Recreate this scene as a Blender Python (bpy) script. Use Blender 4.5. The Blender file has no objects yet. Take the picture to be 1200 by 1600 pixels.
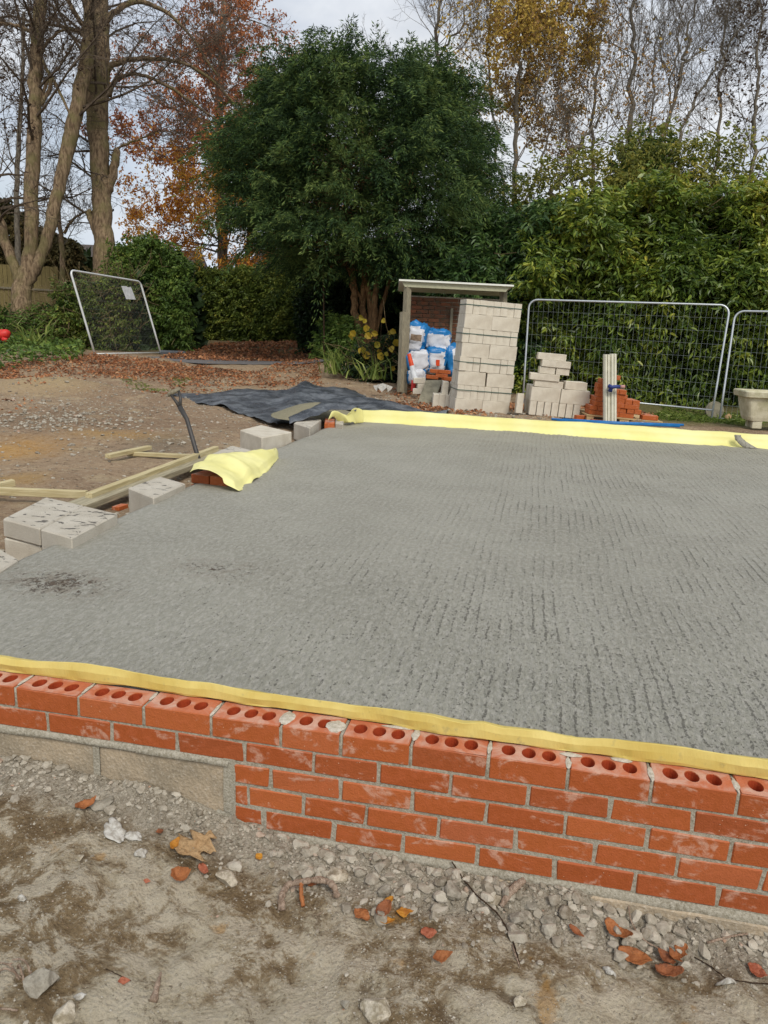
import bpy, bmesh, math, random
import numpy as np
from mathutils import Vector, Matrix
random.seed(7); np.random.seed(7)
sc = bpy.context.scene
COL = sc.collection
R = math.radians

# ------------------------------------------------------------------ camera
FPX = 1202.0
PITCH, ROLL, YAW = R(13.5), R(2.56), R(10.92)
CAM = np.array([1.576, -2.01, 1.183])
FWD = np.array([-math.sin(YAW)*math.cos(PITCH), math.cos(YAW)*math.cos(PITCH), -math.sin(PITCH)])
_rt = np.array([math.cos(YAW), math.sin(YAW), 0.0]); _up = np.cross(_rt, FWD)
RT = math.cos(ROLL)*_rt + math.sin(ROLL)*_up
UP = -math.sin(ROLL)*_rt + math.cos(ROLL)*_up
cd = bpy.data.cameras.new('camera'); cam = bpy.data.objects.new('camera', cd); COL.objects.link(cam)
cam.matrix_world = Matrix(((RT[0], UP[0], -FWD[0], CAM[0]), (RT[1], UP[1], -FWD[1], CAM[1]), (RT[2], UP[2], -FWD[2], CAM[2]), (0, 0, 0, 1)))
cd.sensor_fit = 'VERTICAL'; cd.sensor_height = 24.0; cd.lens = 24.0*FPX/1600.0
cd.clip_start = 0.05; cd.clip_end = 3000
sc.camera = cam

def ray(px, py): return (px-600)/FPX*RT - (py-800)/FPX*UP + FWD
def at(px, py, D): return CAM + ray(px, py)*D                    # a surveyed point at depth D metres
def on(px, py, z):                                               # a surveyed point on the level z
    d = ray(px, py); return CAM + d*((z-CAM[2])/d[2])

# ------------------------------------------------------------------ light
SUN_EL, SUN_AZ = R(48), R(150)       # azimuth measured clockwise from +Y
w = bpy.data.worlds.new('World'); sc.world = w; w.use_nodes = True
nt = w.node_tree; nt.nodes.clear()
def wn(t): return nt.nodes.new(t)
sky = wn('ShaderNodeTexSky'); sky.sky_type = 'NISHITA'; sky.sun_disc = False
sky.sun_elevation = SUN_EL; sky.sun_rotation = SUN_AZ; sky.dust_density = 2.0; sky.air_density = 1.0
tc = wn('ShaderNodeTexCoord')
mp = wn('ShaderNodeMapping'); mp.inputs['Scale'].default_value = (1.0, 1.0, 2.6)
nz = wn('ShaderNodeTexNoise'); nz.inputs['Scale'].default_value = 2.6; nz.inputs['Detail'].default_value = 7; nz.inputs['Roughness'].default_value = 0.55
nz.inputs['Distortion'].default_value = 0.4
rp = wn('ShaderNodeValToRGB'); rp.color_ramp.elements[0].position = 0.36; rp.color_ramp.elements[0].color = (0.45, 0.45, 0.45, 1)
rp.color_ramp.elements[1].position = 0.62; rp.color_ramp.elements[1].color = (1, 1, 1, 1)
nz2 = wn('ShaderNodeTexNoise'); nz2.inputs['Scale'].default_value = 1.7; nz2.inputs['Detail'].default_value = 5
rp2 = wn('ShaderNodeValToRGB'); rp2.color_ramp.elements[0].position = 0.35; rp2.color_ramp.elements[0].color = (6.0, 6.9, 8.4, 1)
rp2.color_ramp.elements[1].position = 0.68; rp2.color_ramp.elements[1].color = (9.6, 9.7, 9.8, 1)
mx = wn('ShaderNodeMix'); mx.data_type = 'RGBA'
bg = wn('ShaderNodeBackground'); bg.inputs['Strength'].default_value = 0.072
ow = wn('ShaderNodeOutputWorld')
L = nt.links.new
L(tc.outputs['Generated'], mp.inputs['Vector']); L(mp.outputs[0], nz.inputs['Vector']); L(mp.outputs[0], nz2.inputs['Vector'])
L(nz.outputs[0], rp.inputs[0]); L(nz2.outputs[0], rp2.inputs[0]); L(rp.outputs[0], mx.inputs[0])
L(sky.outputs[0], mx.inputs[6]); L(rp2.outputs[0], mx.inputs[7]); L(mx.outputs[2], bg.inputs[0]); L(bg.outputs[0], ow.inputs[0])
sd = bpy.data.lights.new('sun', 'SUN'); sd.energy = 1.5; sd.angle = R(20); sd.color = (1.0, 0.94, 0.84)
so = bpy.data.objects.new('sun', sd); COL.objects.link(so)
sdir = Vector((math.sin(SUN_AZ)*math.cos(SUN_EL), math.cos(SUN_AZ)*math.cos(SUN_EL), math.sin(SUN_EL)))
so.rotation_euler = sdir.to_track_quat('Z', 'Y').to_euler()
sc.view_settings.view_transform = 'Standard'; sc.view_settings.look = 'None'
sc.view_settings.exposure = 0.5; sc.view_settings.gamma = 1.0
sc.cycles.max_bounces = 6; sc.cycles.diffuse_bounces = 3; sc.cycles.transparent_max_bounces = 8

# ------------------------------------------------------------------ helpers
def tag(o, label=None, cat=None, group=None, kind=None):
    if label: o['label'] = label
    if cat: o['category'] = cat
    if group: o['group'] = group
    if kind: o['kind'] = kind
    return o
def thing(name, label, cat, loc=(0, 0, 0), rz=0.0, group=None):
    o = bpy.data.objects.new(name, None); o.empty_display_size = 0.1; COL.objects.link(o)
    o.location = loc; o.rotation_euler = (0, 0, rz)
    return tag(o, label, cat, group)
def link(name, me, mat=None, parent=None, loc=None):
    o = bpy.data.objects.new(name, me); COL.objects.link(o)
    if mat is not None and len(me.materials) == 0: me.materials.append(mat)
    if parent is not None:
        o.parent = parent
        if loc is None: o.matrix_parent_inverse = (Matrix.Translation(parent.location) @ parent.rotation_euler.to_matrix().to_4x4()).inverted()
    if loc is not None: o.location = loc
    return o
# Meshes are written in world coordinates unless a builder says otherwise; link() undoes the parent's transform.
def npmesh(name, V, F, smooth=False, mats=None, midx=None):
    """V (n,3); F a (m,k) array or list of such arrays"""
    if not isinstance(F, list): F = [F]
    F = [np.asarray(f, dtype=np.int64) for f in F if len(f)]
    me = bpy.data.meshes.new(name); V = np.asarray(V, dtype=np.float32)
    me.vertices.add(len(V)); me.vertices.foreach_set('co', V.ravel())
    tot = sum(f.size for f in F); n = sum(len(f) for f in F)
    me.loops.add(tot); me.loops.foreach_set('vertex_index', np.concatenate([f.ravel() for f in F]).astype(np.int32))
    me.polygons.add(n)
    lt = np.concatenate([np.full(len(f), f.shape[1]) for f in F]); ls = np.concatenate([[0], np.cumsum(lt)[:-1]])
    me.polygons.foreach_set('loop_start', ls.astype(np.int32))
    if mats:
        for m in mats: me.materials.append(m)
    if midx is not None: me.polygons.foreach_set('material_index', np.asarray(midx, dtype=np.int32))
    me.update(calc_edges=True); me.validate()
    me.polygons.foreach_set('use_smooth', np.full(len(me.polygons), smooth))
    return me
def _hash(i, j, k, s):
    n = (i*374761393 + j*668265263 + k*2147483647 + s*974634773) & 0x7fffffff
    n = ((n ^ (n >> 13))*1274126177) & 0x7fffffff
    n = ((n ^ (n >> 15))*668265263) & 0x7fffffff
    return ((n ^ (n >> 16)) & 0xffff)/65535.0
def vnoise(P, s=0):
    P = np.asarray(P, dtype=np.float64); I = np.floor(P).astype(np.int64); f = P-I; f = f*f*(3-2*f)
    i, j, k = I[:, 0], I[:, 1], I[:, 2]; r = 0
    for a in (0, 1):
        for b in (0, 1):
            for c in (0, 1):
                r = r + _hash(i+a, j+b, k+c, s)*(f[:, 0] if a else 1-f[:, 0])*(f[:, 1] if b else 1-f[:, 1])*(f[:, 2] if c else 1-f[:, 2])
    return r
def fbm(P, octv=4, s=0):
    P = np.asarray(P, dtype=np.float64); r = 0; a = 0.5; t = 0
    for o in range(octv): r = r + a*vnoise(P, s+o); t += a; a *= 0.5; P = P*2.03+11.7
    return r/t - 0.5
def unit(v): return v/np.maximum(np.linalg.norm(v, axis=-1, keepdims=True), 1e-9)
def nrand(n): return unit(np.random.normal(size=(n, 3)))
class MB:
    """collects pieces into one mesh"""
    def __init__(s): s.V = []; s.F = {}; s.n = 0; s.M = {}
    def add(s, V, F, mi=0):
        V = np.asarray(V, dtype=float)
        if not isinstance(F, list): F = [F]
        for f in F:
            f = np.asarray(f)
            if len(f) == 0: continue
            s.F.setdefault(f.shape[1], []).append(f+s.n); s.M.setdefault(f.shape[1], []).append(np.full(len(f), mi))
        s.V.append(V); s.n += len(V)
    def mesh(s, name, mats, smooth=False):
        ks = sorted(s.F)
        return npmesh(name, np.concatenate(s.V), [np.concatenate(s.F[k]) for k in ks], smooth,
                      mats if isinstance(mats, (list, tuple)) else [mats], np.concatenate([np.concatenate(s.M[k]) for k in ks]))
def _boxtemplate():
    sg = [(x, y, z) for x in (-1, 1) for y in (-1, 1) for z in (-1, 1)]
    idx = {}; S = []; A = []
    for c in sg:
        for a in range(3): idx[(c, a)] = len(S); S.append(c); A.append(a)
    Q = []; T = []
    for a in range(3):
        b, c = [q for q in range(3) if q != a]
        for s in (-1, 1):
            def cor(sb, s_c):
                v = [0, 0, 0]; v[a] = s; v[b] = sb; v[c] = s_c; return tuple(v)
            Q.append([idx[(cor(*p), a)] for p in ((-1, -1), (1, -1), (1, 1), (-1, 1))])
    for c in range(3):
        a, b = [q for q in range(3) if q != c]
        for sa in (-1, 1):
            for sb in (-1, 1):
                v = [0, 0, 0]; v[a] = sa; v[b] = sb; v[c] = -1; lo = tuple(v); v[c] = 1; hi = tuple(v)
                Q.append([idx[(lo, a)], idx[(hi, a)], idx[(hi, b)], idx[(lo, b)]])
    for c in sg: T.append([idx[(c, 0)], idx[(c, 1)], idx[(c, 2)]])
    S = np.array(S, float); A = np.array(A); Q = np.array(Q); T = np.array(T)
    P = S*0.8; P[np.arange(24), A] = S[np.arange(24), A]
    for F in (Q, T):
        for r in F:
            n = np.cross(P[r[1]]-P[r[0]], P[r[2]]-P[r[0]])
            if n.dot(P[r].mean(0)) < 0: r[:] = r[::-1]
    return S, A, Q, T
BS, BA, BQ, BT = _boxtemplate()
def boxv(c, size, bev=0.004, jit=0.0, M=None):
    h = np.array(size, float)/2; P = BS*(h-bev); P[np.arange(24), BA] = (BS*h)[np.arange(24), BA]
    if jit: P = P + np.random.uniform(-jit, jit, (8, 3))[np.repeat(np.arange(8), 3)]
    if M is not None: P = P @ np.array(M.to_3x3()).T
    return P+np.array(c), [BQ, BT]
def tube(path, rad, k=8, cap=True):
    path = np.asarray(path, float); n = len(path); rad = np.broadcast_to(np.asarray(rad, float), (n,))
    T = np.gradient(path, axis=0); T = unit(T); ref = np.array([0.31, 0.22, 0.92]) if abs(T[0][2]) < 0.85 else np.array([1.0, 0.1, 0.0])
    V = []; a = np.arange(k)*2*np.pi/k
    u = unit(np.cross(ref, T[0]))
    for i in range(n):
        u = unit(u-T[i]*u.dot(T[i])); v = np.cross(T[i], u)
        V.append(path[i] + rad[i]*(np.cos(a)[:, None]*u+np.sin(a)[:, None]*v))
    V = np.concatenate(V); i = np.arange(n-1)[:, None]*k; j = np.arange(k); j2 = (j+1) % k
    F = np.stack([i+j, i+j2, i+k+j2, i+k+j], -1).reshape(-1, 4)
    out = [F]
    if cap:
        V = np.concatenate([V, path[:1], path[-1:]]); b = len(V)-2
        out.append(np.concatenate([np.stack([np.full(k, b), j2, j], 1), np.stack([np.full(k, b+1), (n-1)*k+j, (n-1)*k+j2], 1)]))
    return V, out
def prisms(A, B, ra, rb, k=3):
    """many independent tapered sticks A->B"""
    T = unit(B-A); ref = np.where(np.abs(T[:, 2:3]) < 0.9, np.array([[0, 0, 1.0]]), np.array([[1.0, 0, 0]]))
    u = unit(np.cross(ref, T)); v = np.cross(T, u); a = np.arange(k)*2*np.pi/k
    d = np.cos(a)[None, :, None]*u[:, None]+np.sin(a)[None, :, None]*v[:, None]
    V = np.concatenate([A[:, None]+d*np.asarray(ra).reshape(-1, 1, 1), B[:, None]+d*np.asarray(rb).reshape(-1, 1, 1)], 1)
    n = len(A); b = np.arange(n)[:, None]*2*k; j = np.arange(k)[None]; j2 = (j+1) % k
    return V.reshape(-1, 3), np.stack([b+j, b+j2, b+k+j2, b+k+j], -1).reshape(-1, 4)
def leaves(P, D, Nn, Ln, Wd, fold=0.25, droop=0.2, six=False):
    """P base points, D directions, Nn rough normals, lengths, widths -> folded leaf blades"""
    D = unit(D); S = unit(np.cross(D, Nn)); N2 = np.cross(S, D); Ln = np.asarray(Ln).reshape(-1, 1); Wd = np.asarray(Wd).reshape(-1, 1); n = len(P)
    tip = P+D*Ln - N2*Ln*droop; up = N2*Wd*fold
    if not six:
        m = P+D*Ln*0.45
        V = np.stack([P, m+S*Wd*0.5+up, tip, m-S*Wd*0.5+up], 1); b = np.arange(n)[:, None]*4
        return V.reshape(-1, 3), np.concatenate([b+[[0, 1, 2]], b+[[0, 2, 3]]])
    a = P+D*Ln*0.3; c = P+D*Ln*0.7-N2*Ln*droop*0.45
    V = np.stack([P, a+S*Wd*0.46+up, c+S*Wd*0.4+up, tip, c-S*Wd*0.4+up, a-S*Wd*0.46+up], 1); b = np.arange(n)[:, None]*6
    return V.reshape(-1, 3), np.concatenate([b+[[0, 1, 2, 3]], b+[[0, 3, 4, 5]]])

# ------------------------------------------------------------------ materials
def rgb(r, g, b):
    f = lambda c: (c/255/12.92) if c <= 10 else ((c/255+0.055)/1.055)**2.4
    return (f(r), f(g), f(b), 1.0)
class G:
    def __init__(s, name, rough=0.85, spec=0.3):
        s.m = bpy.data.materials.new(name); s.m.use_nodes = True; s.t = s.m.node_tree; s.b = s.t.nodes['Principled BSDF']
        s.b.inputs['Roughness'].default_value = rough; s.b.inputs['Specular IOR Level'].default_value = spec
        s.o = s.t.nodes.new('ShaderNodeTexCoord').outputs['Object']; s._geo = None
    def n(s, t): return s.t.nodes.new(t)
    def put(s, sock, v):
        if isinstance(v, bpy.types.NodeSocket): s.t.links.new(v, sock)
        elif v is not None:
            if sock.type == 'RGBA' and not hasattr(v, '__len__'): v = (v, v, v, 1)
            sock.default_value = v
    def map(s, scale=(1, 1, 1), loc=(0, 0, 0), rot=(0, 0, 0), src=None):
        m = s.n('ShaderNodeMapping'); s.put(m.inputs['Vector'], src or s.o); m.inputs['Scale'].default_value = scale
        m.inputs['Location'].default_value = loc; m.inputs['Rotation'].default_value = rot; return m.outputs[0]
    def noise(s, scale, detail=4, rough=0.55, vec=None, dist=0.0):
        m = s.n('ShaderNodeTexNoise'); s.put(m.inputs['Vector'], vec or s.o); m.inputs['Scale'].default_value = scale
        m.inputs['Detail'].default_value = detail; m.inputs['Roughness'].default_value = rough; m.inputs['Distortion'].default_value = dist
        return m.outputs[0]
    def vor(s, scale, feat='F1', vec=None, out='Distance', rnd=1.0):
        m = s.n('ShaderNodeTexVoronoi'); m.feature = feat; s.put(m.inputs['Vector'], vec or s.o); m.inputs['Scale'].default_value = scale
        m.inputs['Randomness'].default_value = rnd
        return m.outputs[out]
    def ramp(s, f, stops, interp='LINEAR'):
        m = s.n('ShaderNodeValToRGB'); s.put(m.inputs[0], f); e = m.color_ramp.elements; m.color_ramp.interpolation = interp
        while len(e) < len(stops): e.new(0.5)
        for x, (p, c) in zip(e, stops): x.position = p; x.color = c if hasattr(c, '__len__') else (c, c, c, 1)
        return m.outputs[0]
    def mix(s, f, a, b, mode='MIX'):
        m = s.n('ShaderNodeMix'); m.data_type = 'RGBA'; m.blend_type = mode; s.put(m.inputs[0], f); s.put(m.inputs[6], a); s.put(m.inputs[7], b); return m.outputs[2]
    def math(s, op, a, b=None, c=None, clamp=False):
        m = s.n('ShaderNodeMath'); m.operation = op; m.use_clamp = clamp; s.put(m.inputs[0], a)
        if b is not None: s.put(m.inputs[1], b)
        if c is not None: s.put(m.inputs[2], c)
        return m.outputs[0]
    def step(s, f, lo, hi, a=0.0, b=1.0):
        m = s.n('ShaderNodeMapRange'); m.interpolation_type = 'SMOOTHSTEP'; s.put(m.inputs[0], f); m.inputs[1].default_value = lo; m.inputs[2].default_value = hi
        m.inputs[3].default_value = a; m.inputs[4].default_value = b; return m.outputs[0]
    def xyz(s, src=None):
        m = s.n('ShaderNodeSeparateXYZ'); s.put(m.inputs[0], src or s.o); return m.outputs
    def island(s):
        if s._geo is None: s._geo = s.n('ShaderNodeNewGeometry')
        return s._geo.outputs['Random Per Island']
    def nrm(s):
        if s._geo is None: s._geo = s.n('ShaderNodeNewGeometry')
        return s.xyz(s._geo.outputs['Normal'])
    def bump(s, h, dist=0.01, strength=1.0):
        m = s.n('ShaderNodeBump'); s.put(m.inputs['Height'], h); m.inputs['Distance'].default_value = dist; m.inputs['Strength'].default_value = strength
        s.t.links.new(m.outputs[0], s.b.inputs['Normal'])
    def col(s, c): s.put(s.b.inputs['Base Color'], c); return s
    def rough(s, c): s.put(s.b.inputs['Roughness'], c); return s
    def trans(s, col, amt):
        """thin leaf: some light passes through"""
        tr = s.n('ShaderNodeBsdfTranslucent'); s.put(tr.inputs[0], col); mxs = s.n('ShaderNodeMixShader'); mxs.inputs[0].default_value = amt
        out = [n for n in s.t.nodes if n.type == 'OUTPUT_MATERIAL'][0]
        s.t.links.new(s.b.outputs[0], mxs.inputs[1]); s.t.links.new(tr.outputs[0], mxs.inputs[2]); s.t.links.new(mxs.outputs[0], out.inputs[0])

def m_leaf(name, stops, rough=0.5, spec=0.35, patch=1.2, tr=0.25, pamt=0.45):
    g = G(name, rough, spec); isl = g.island(); pn = g.step(g.noise(patch, 3), 0.3, 0.7)
    f = g.math('ADD', g.math('MULTIPLY', isl, 1-pamt), g.math('MULTIPLY', pn, pamt))
    c = g.ramp(f, stops); g.col(c); g.trans(c, tr); return g.m
def m_bark(name, a, b, scale=6, moss=None):
    g = G(name, 0.95, 0.1); v = g.map((1, 1, 0.22)); n1 = g.noise(scale*4, 6, 0.65, v); n2 = g.noise(scale*0.4, 3)
    c = g.mix(g.step(n1, 0.35, 0.65), a, b)
    if moss: c = g.mix(g.math('MULTIPLY', g.step(n2, 0.42, 0.66), 0.75), c, moss)
    g.col(c); g.bump(n1, 0.03, 0.9); return g.m
def m_block(name, a, b, grain=260, splat=0.0):
    g = G(name, 0.93, 0.15); n1 = g.noise(grain, 3, 0.7); n2 = g.noise(7, 4); v = g.vor(grain*0.8)
    c = g.mix(g.step(n2, 0.3, 0.7), a, b); c = g.mix(g.math('MULTIPLY', g.step(n1, 0.5, 0.72), 0.35), c, rgb(228, 220, 205)); c = g.mix(g.math('MULTIPLY', g.step(n1, 0.46, 0.3), 0.35), c, rgb(120, 110, 95))
    c = g.mix(g.math('MULTIPLY', g.island(), 0.22), c, rgb(150, 138, 118))
    h = g.math('ADD', n1, g.math('MULTIPLY', v, 0.6))
    if splat:
        s1 = g.noise(9, 5, 0.6, g.map((1.0, 2.0, 1.0), rot=(0, 0, 0.9)), 1.0)
        up = g.step(g.nrm()[2], 0.5, 0.9)
        s1 = g.math('MULTIPLY', g.step(s1, 0.595, 0.61), up); s1 = g.math('MULTIPLY', s1, splat)
        c = g.mix(s1, c, rgb(98, 94, 88)); h = g.math('ADD', h, g.math('MULTIPLY', s1, 2.0))
    g.col(c); g.bump(h, 0.0035, 0.9); return g.m

M = {}
# brick
def m_brick(name, smear=1.0):
    g = G(name, 0.72, 0.3); isl = g.island(); n1 = g.noise(38, 5, 0.6); n2 = g.noise(9, 5, 0.6, g.map((1, 1, 1.6), loc=(3, 1, 2)), 0.8)
    c = g.ramp(isl, [(0, rgb(150, 76, 38)), (0.3, rgb(172, 90, 42)), (0.6, rgb(160, 80, 36)), (0.85, rgb(180, 98, 50)), (1, rgb(168, 92, 56))])
    c = g.mix(g.math('MULTIPLY', g.step(n1, 0.35, 0.75), 0.22), c, rgb(205, 112, 76))
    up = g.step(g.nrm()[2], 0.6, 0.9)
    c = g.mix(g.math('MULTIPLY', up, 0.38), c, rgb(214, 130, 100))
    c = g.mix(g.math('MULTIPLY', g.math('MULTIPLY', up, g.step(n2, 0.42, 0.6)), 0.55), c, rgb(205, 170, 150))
    pale = g.math('MULTIPLY', g.step(n2, 0.54, 0.63), g.step(n1, 0.38, 0.6)); pale = g.math('MULTIPLY', pale, 0.6*smear)
    c = g.mix(pale, c, rgb(206, 168, 146))
    sp = g.step(g.vor(60), 0.10, 0.06); sp = g.math('MULTIPLY', sp, g.step(g.noise(5), 0.5, 0.62)); c = g.mix(g.math('MULTIPLY', sp, 0.8), c, rgb(224, 200, 176))
    g.col(c); g.bump(g.math('ADD', g.noise(160, 4, 0.7), g.math('MULTIPLY', n1, 0.8)), 0.003, 0.8); return g.m
M['brick'] = m_brick('red_brick'); M['brick_far'] = m_brick('pallet_brick', 0.4)
g = G('old_brick', .9, .1); n1 = g.noise(12, 5, .6); g.col(g.mix(g.step(n1, .3, .7), g.ramp(g.island(), [(0, rgb(112, 72, 54)), (1, rgb(146, 92, 66))]), rgb(92, 76, 60))); g.bump(n1, .01); M['brick_old'] = g.m
g = G('brick_hole', 0.8, 0.2); n1 = g.noise(50, 3); g.col(g.mix(n1, rgb(150, 58, 30), rgb(186, 80, 44))); g.bump(n1, 0.003); M['hole'] = g.m
g = G('mortar', 0.95, 0.1); n1 = g.noise(120, 5, 0.7); n2 = g.noise(6, 4)
g.col(g.mix(g.step(n1, 0.3, 0.7), g.mix(g.step(n2, .35, .65), rgb(132, 124, 106), rgb(152, 145, 127)), rgb(186, 180, 164))); g.bump(n1, 0.005, 1); M['mortar'] = g.m
g = G('mortar_smear', 0.95, 0.1); n1 = g.noise(60, 5, 0.7); g.col(g.mix(g.step(n1, .35, .65), rgb(176, 166, 146), rgb(208, 198, 182))); g.bump(n1, 0.006, 1); M['smear'] = g.m
M['fblock'] = m_block('foundation_block', rgb(186, 168, 142), rgb(150, 138, 118), 110)
M['block'] = m_block('pale_block', rgb(226, 218, 200), rgb(206, 196, 177), 240)
M['block_splat'] = m_block('splattered_block', rgb(206, 199, 184), rgb(190, 182, 166), 220, splat=0.95)
g = G('yellow_sheet', 0.42, 0.45); n1 = g.noise(5, 4); n2 = g.noise(22, 4, .6)
c = g.mix(g.step(n1, .3, .7), rgb(216, 190, 98), rgb(238, 218, 132)); c = g.mix(g.math('MULTIPLY', g.step(n2, .6, .72), .5), c, rgb(176, 164, 112))
g.col(c); g.bump(g.math('ADD', g.noise(14, 5, .65, g.map((1, .4, .4), rot=(0, .6, .3))), g.math('MULTIPLY', g.vor(16, 'F1', g.map((1.6, .6, .6), rot=(0, .5, 0))), .5)), .008, .6); g.trans(rgb(230, 200, 90), .18); M['dpm'] = g.m
g = G('yellow_sheet_far', 0.5, 0.4); n1 = g.noise(2.2, 4); v = g.noise(9, 5, .7, g.map((1, 1, 1), loc=(5, 2, 0)))
c = g.mix(g.step(n1, .3, .7), rgb(230, 222, 140), rgb(238, 232, 164)); c = g.mix(g.step(v, .735, .75), c, rgb(96, 92, 84))
g.col(c); g.bump(g.noise(5, 4, .6), .012, .5); M['dpm_far'] = g.m
# wet tamped concrete
g = G('wet_concrete', 0.72, 0.35); X, Y, Z = g.xyz()
base = g.mix(g.step(g.noise(1.3, 4), .3, .7), rgb(145, 142, 128), rgb(159, 156, 142))
base = g.mix(g.math('MULTIPLY', g.step(g.noise(48, 5, .75, g.map((1, .5, 1))), .42, .64), .6), base, rgb(180, 175, 164))
base = g.mix(g.math('MULTIPLY', g.step(g.noise(150, 3, .7), .55, .7), .4), base, rgb(178, 173, 162))
warp = g.math('ADD', g.math('MULTIPLY', g.noise(9, 3, .6), .022), g.math('MULTIPLY', g.noise(.5, 2), .12))
ph = g.math('MULTIPLY', g.math('ADD', X, warp), 2*math.pi/0.047)
row = g.math('SINE', ph)
nf = g.noise(95, 4, 0.72, g.map((1.0, 0.6, 1.0)), .3)
nd = g.noise(38, 6, 0.78, g.map((1.0, 0.8, 1.0), loc=(4, 3, 0)), .8)
amt = g.math('ADD', g.step(X, -.4, 1.9, 0.012, 0.064), g.step(g.noise(0.7, 3), .35, .65, -0.012, 0.015))
near = g.step(Y, 5.5, 0.3, -.01, 0.014)
patches = 0.0
for (cx, cy, rr) in ((on(120, 915, .02)[0], on(120, 915, .02)[1], .34), (on(340, 888, .02)[0], on(340, 888, .02)[1], .34), (on(60, 905, .02)[0], on(60, 905, .02)[1], .36)):
    vm = g.n('ShaderNodeVectorMath'); vm.operation = 'DISTANCE'; g.put(vm.inputs[0], g.map((1.0, 1.5, 0))); vm.inputs[1].default_value = (cx, cy*1.5, 0)
    patches = g.math('ADD', patches, g.step(vm.outputs['Value'], rr*1.25, 0.0, 0, 0.10))
lines = g.math('MULTIPLY', g.step(row, .6, 1.0), g.step(g.noise(7, 4, .6, g.map((1, .5, 1))), .38, .6))
t1 = g.math('SUBTRACT', g.math('SUBTRACT', .695, g.math('ADD', amt, near)), g.math('MULTIPLY', lines, g.math('MULTIPLY', g.math('ADD', amt, .03), 1.35)))
t2 = g.math('SUBTRACT', g.math('SUBTRACT', .70, g.math('MULTIPLY', g.math('ADD', amt, near), .75)), patches)
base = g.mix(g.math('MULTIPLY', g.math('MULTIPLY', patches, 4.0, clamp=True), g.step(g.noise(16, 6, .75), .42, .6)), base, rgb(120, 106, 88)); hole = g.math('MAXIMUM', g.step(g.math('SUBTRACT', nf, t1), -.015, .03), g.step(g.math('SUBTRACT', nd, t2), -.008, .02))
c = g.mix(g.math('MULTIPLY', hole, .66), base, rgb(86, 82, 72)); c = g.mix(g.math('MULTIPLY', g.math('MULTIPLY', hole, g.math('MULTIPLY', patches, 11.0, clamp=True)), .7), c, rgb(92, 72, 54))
far = g.step(Y, 4.5, 7.4, 0, .3); c = g.mix(far, c, rgb(150, 143, 122))
g.col(c); g.rough(g.step(g.noise(3, 3), .3, .7, .6, .8))
rib = g.math('MULTIPLY', row, g.step(X, -.6, 1.5, .05, .16))
fine = g.noise(80, 5, .75, g.map((1, .45, 1), rot=(0, 0, .25)), .8)
h = g.math('SUBTRACT', g.math('ADD', g.math('MULTIPLY', fine, 1.4), rib), g.math('MULTIPLY', hole, 0.9))
g.bump(h, .008, 1.0); M['slab'] = g.m
# the ground
g = G('bare_soil', 0.95, 0.12); X, Y, Z = g.xyz()
nA = g.noise(2.3, 6, .62, None, .6); nB = g.noise(9, 8, .76, None, .3); nC = g.noise(70, 6, .78); nD = g.noise(0.35, 4, .5)
clay = g.mix(g.step(nA, .45, .56), rgb(142, 122, 92), rgb(200, 188, 162)); clay = g.mix(g.math('MULTIPLY', g.step(nB, .47, .57), .85), clay, rgb(210, 198, 174)); clay = g.mix(g.math('MULTIPLY', g.step(nB, .47, .38), .75), clay, rgb(114, 95, 70))
clay = g.mix(g.math('MULTIPLY', g.step(g.noise(5, 4, .6, g.map(loc=(9, 4, 1))), .63, .7), .6), clay, rgb(186, 140, 74))
clay = g.mix(g.math('MULTIPLY', g.step(nC, .56, .66), .65), clay, rgb(212, 203, 184)); clay = g.mix(g.math('MULTIPLY', g.step(nC, .44, .34), .65), clay, rgb(98, 82, 64)); vs = g.step(g.vor(85), .16, .10); clay = g.mix(g.math('MULTIPLY', g.math('MULTIPLY', vs, g.step(g.noise(4, 3), .45, .6)), .8), clay, rgb(222, 216, 200))
rubble = g.math('MULTIPLY', g.step(g.math('ADD', Y, g.math('MULTIPLY', nB, .16)), -.14, -.0), g.step(Y, .6, .4)); clay = g.mix(g.math('MULTIPLY', rubble, .75), clay, g.mix(g.step(nC, .35, .6), rgb(136, 127, 110), rgb(192, 183, 166)))
yard = g.mix(g.step(nD, .35, .65), rgb(172, 148, 120), rgb(148, 124, 100)); yard = g.mix(g.math('MULTIPLY', g.step(nA, .5, .68), .7), yard, rgb(186, 166, 134)); yard = g.mix(g.math('MULTIPLY', g.step(nB, .48, .32), .6), yard, rgb(98, 78, 62))
yard = g.mix(g.math('MULTIPLY', g.step(g.noise(22, 7, .8), .53, .62), .6), yard, rgb(198, 182, 156)); yard = g.mix(g.math('MULTIPLY', g.step(g.noise(16, 7, .8, g.map(loc=(5, 5, 5))), .47, .38), .7), yard, rgb(96, 76, 58)); yard = g.mix(g.math('MULTIPLY', g.step(nC, .58, .7), .6), yard, rgb(204, 190, 168)); yard = g.mix(g.math('MULTIPLY', g.step(nC, .42, .3), .5), yard, rgb(84, 66, 52))
def spot(cx, cy, rx, ry):
    vm = g.n('ShaderNodeVectorMath'); vm.operation = 'DISTANCE'; g.put(vm.inputs[0], g.map((1/rx, 1/ry, 0))); vm.inputs[1].default_value = (cx/rx, cy/ry, 0)
    return g.math('MULTIPLY', g.step(g.math('ADD', vm.outputs['Value'], g.math('MULTIPLY', nB, 1.6)), 2.1, .8), g.step(nC, .3, .6, .4, 1.0))
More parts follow.
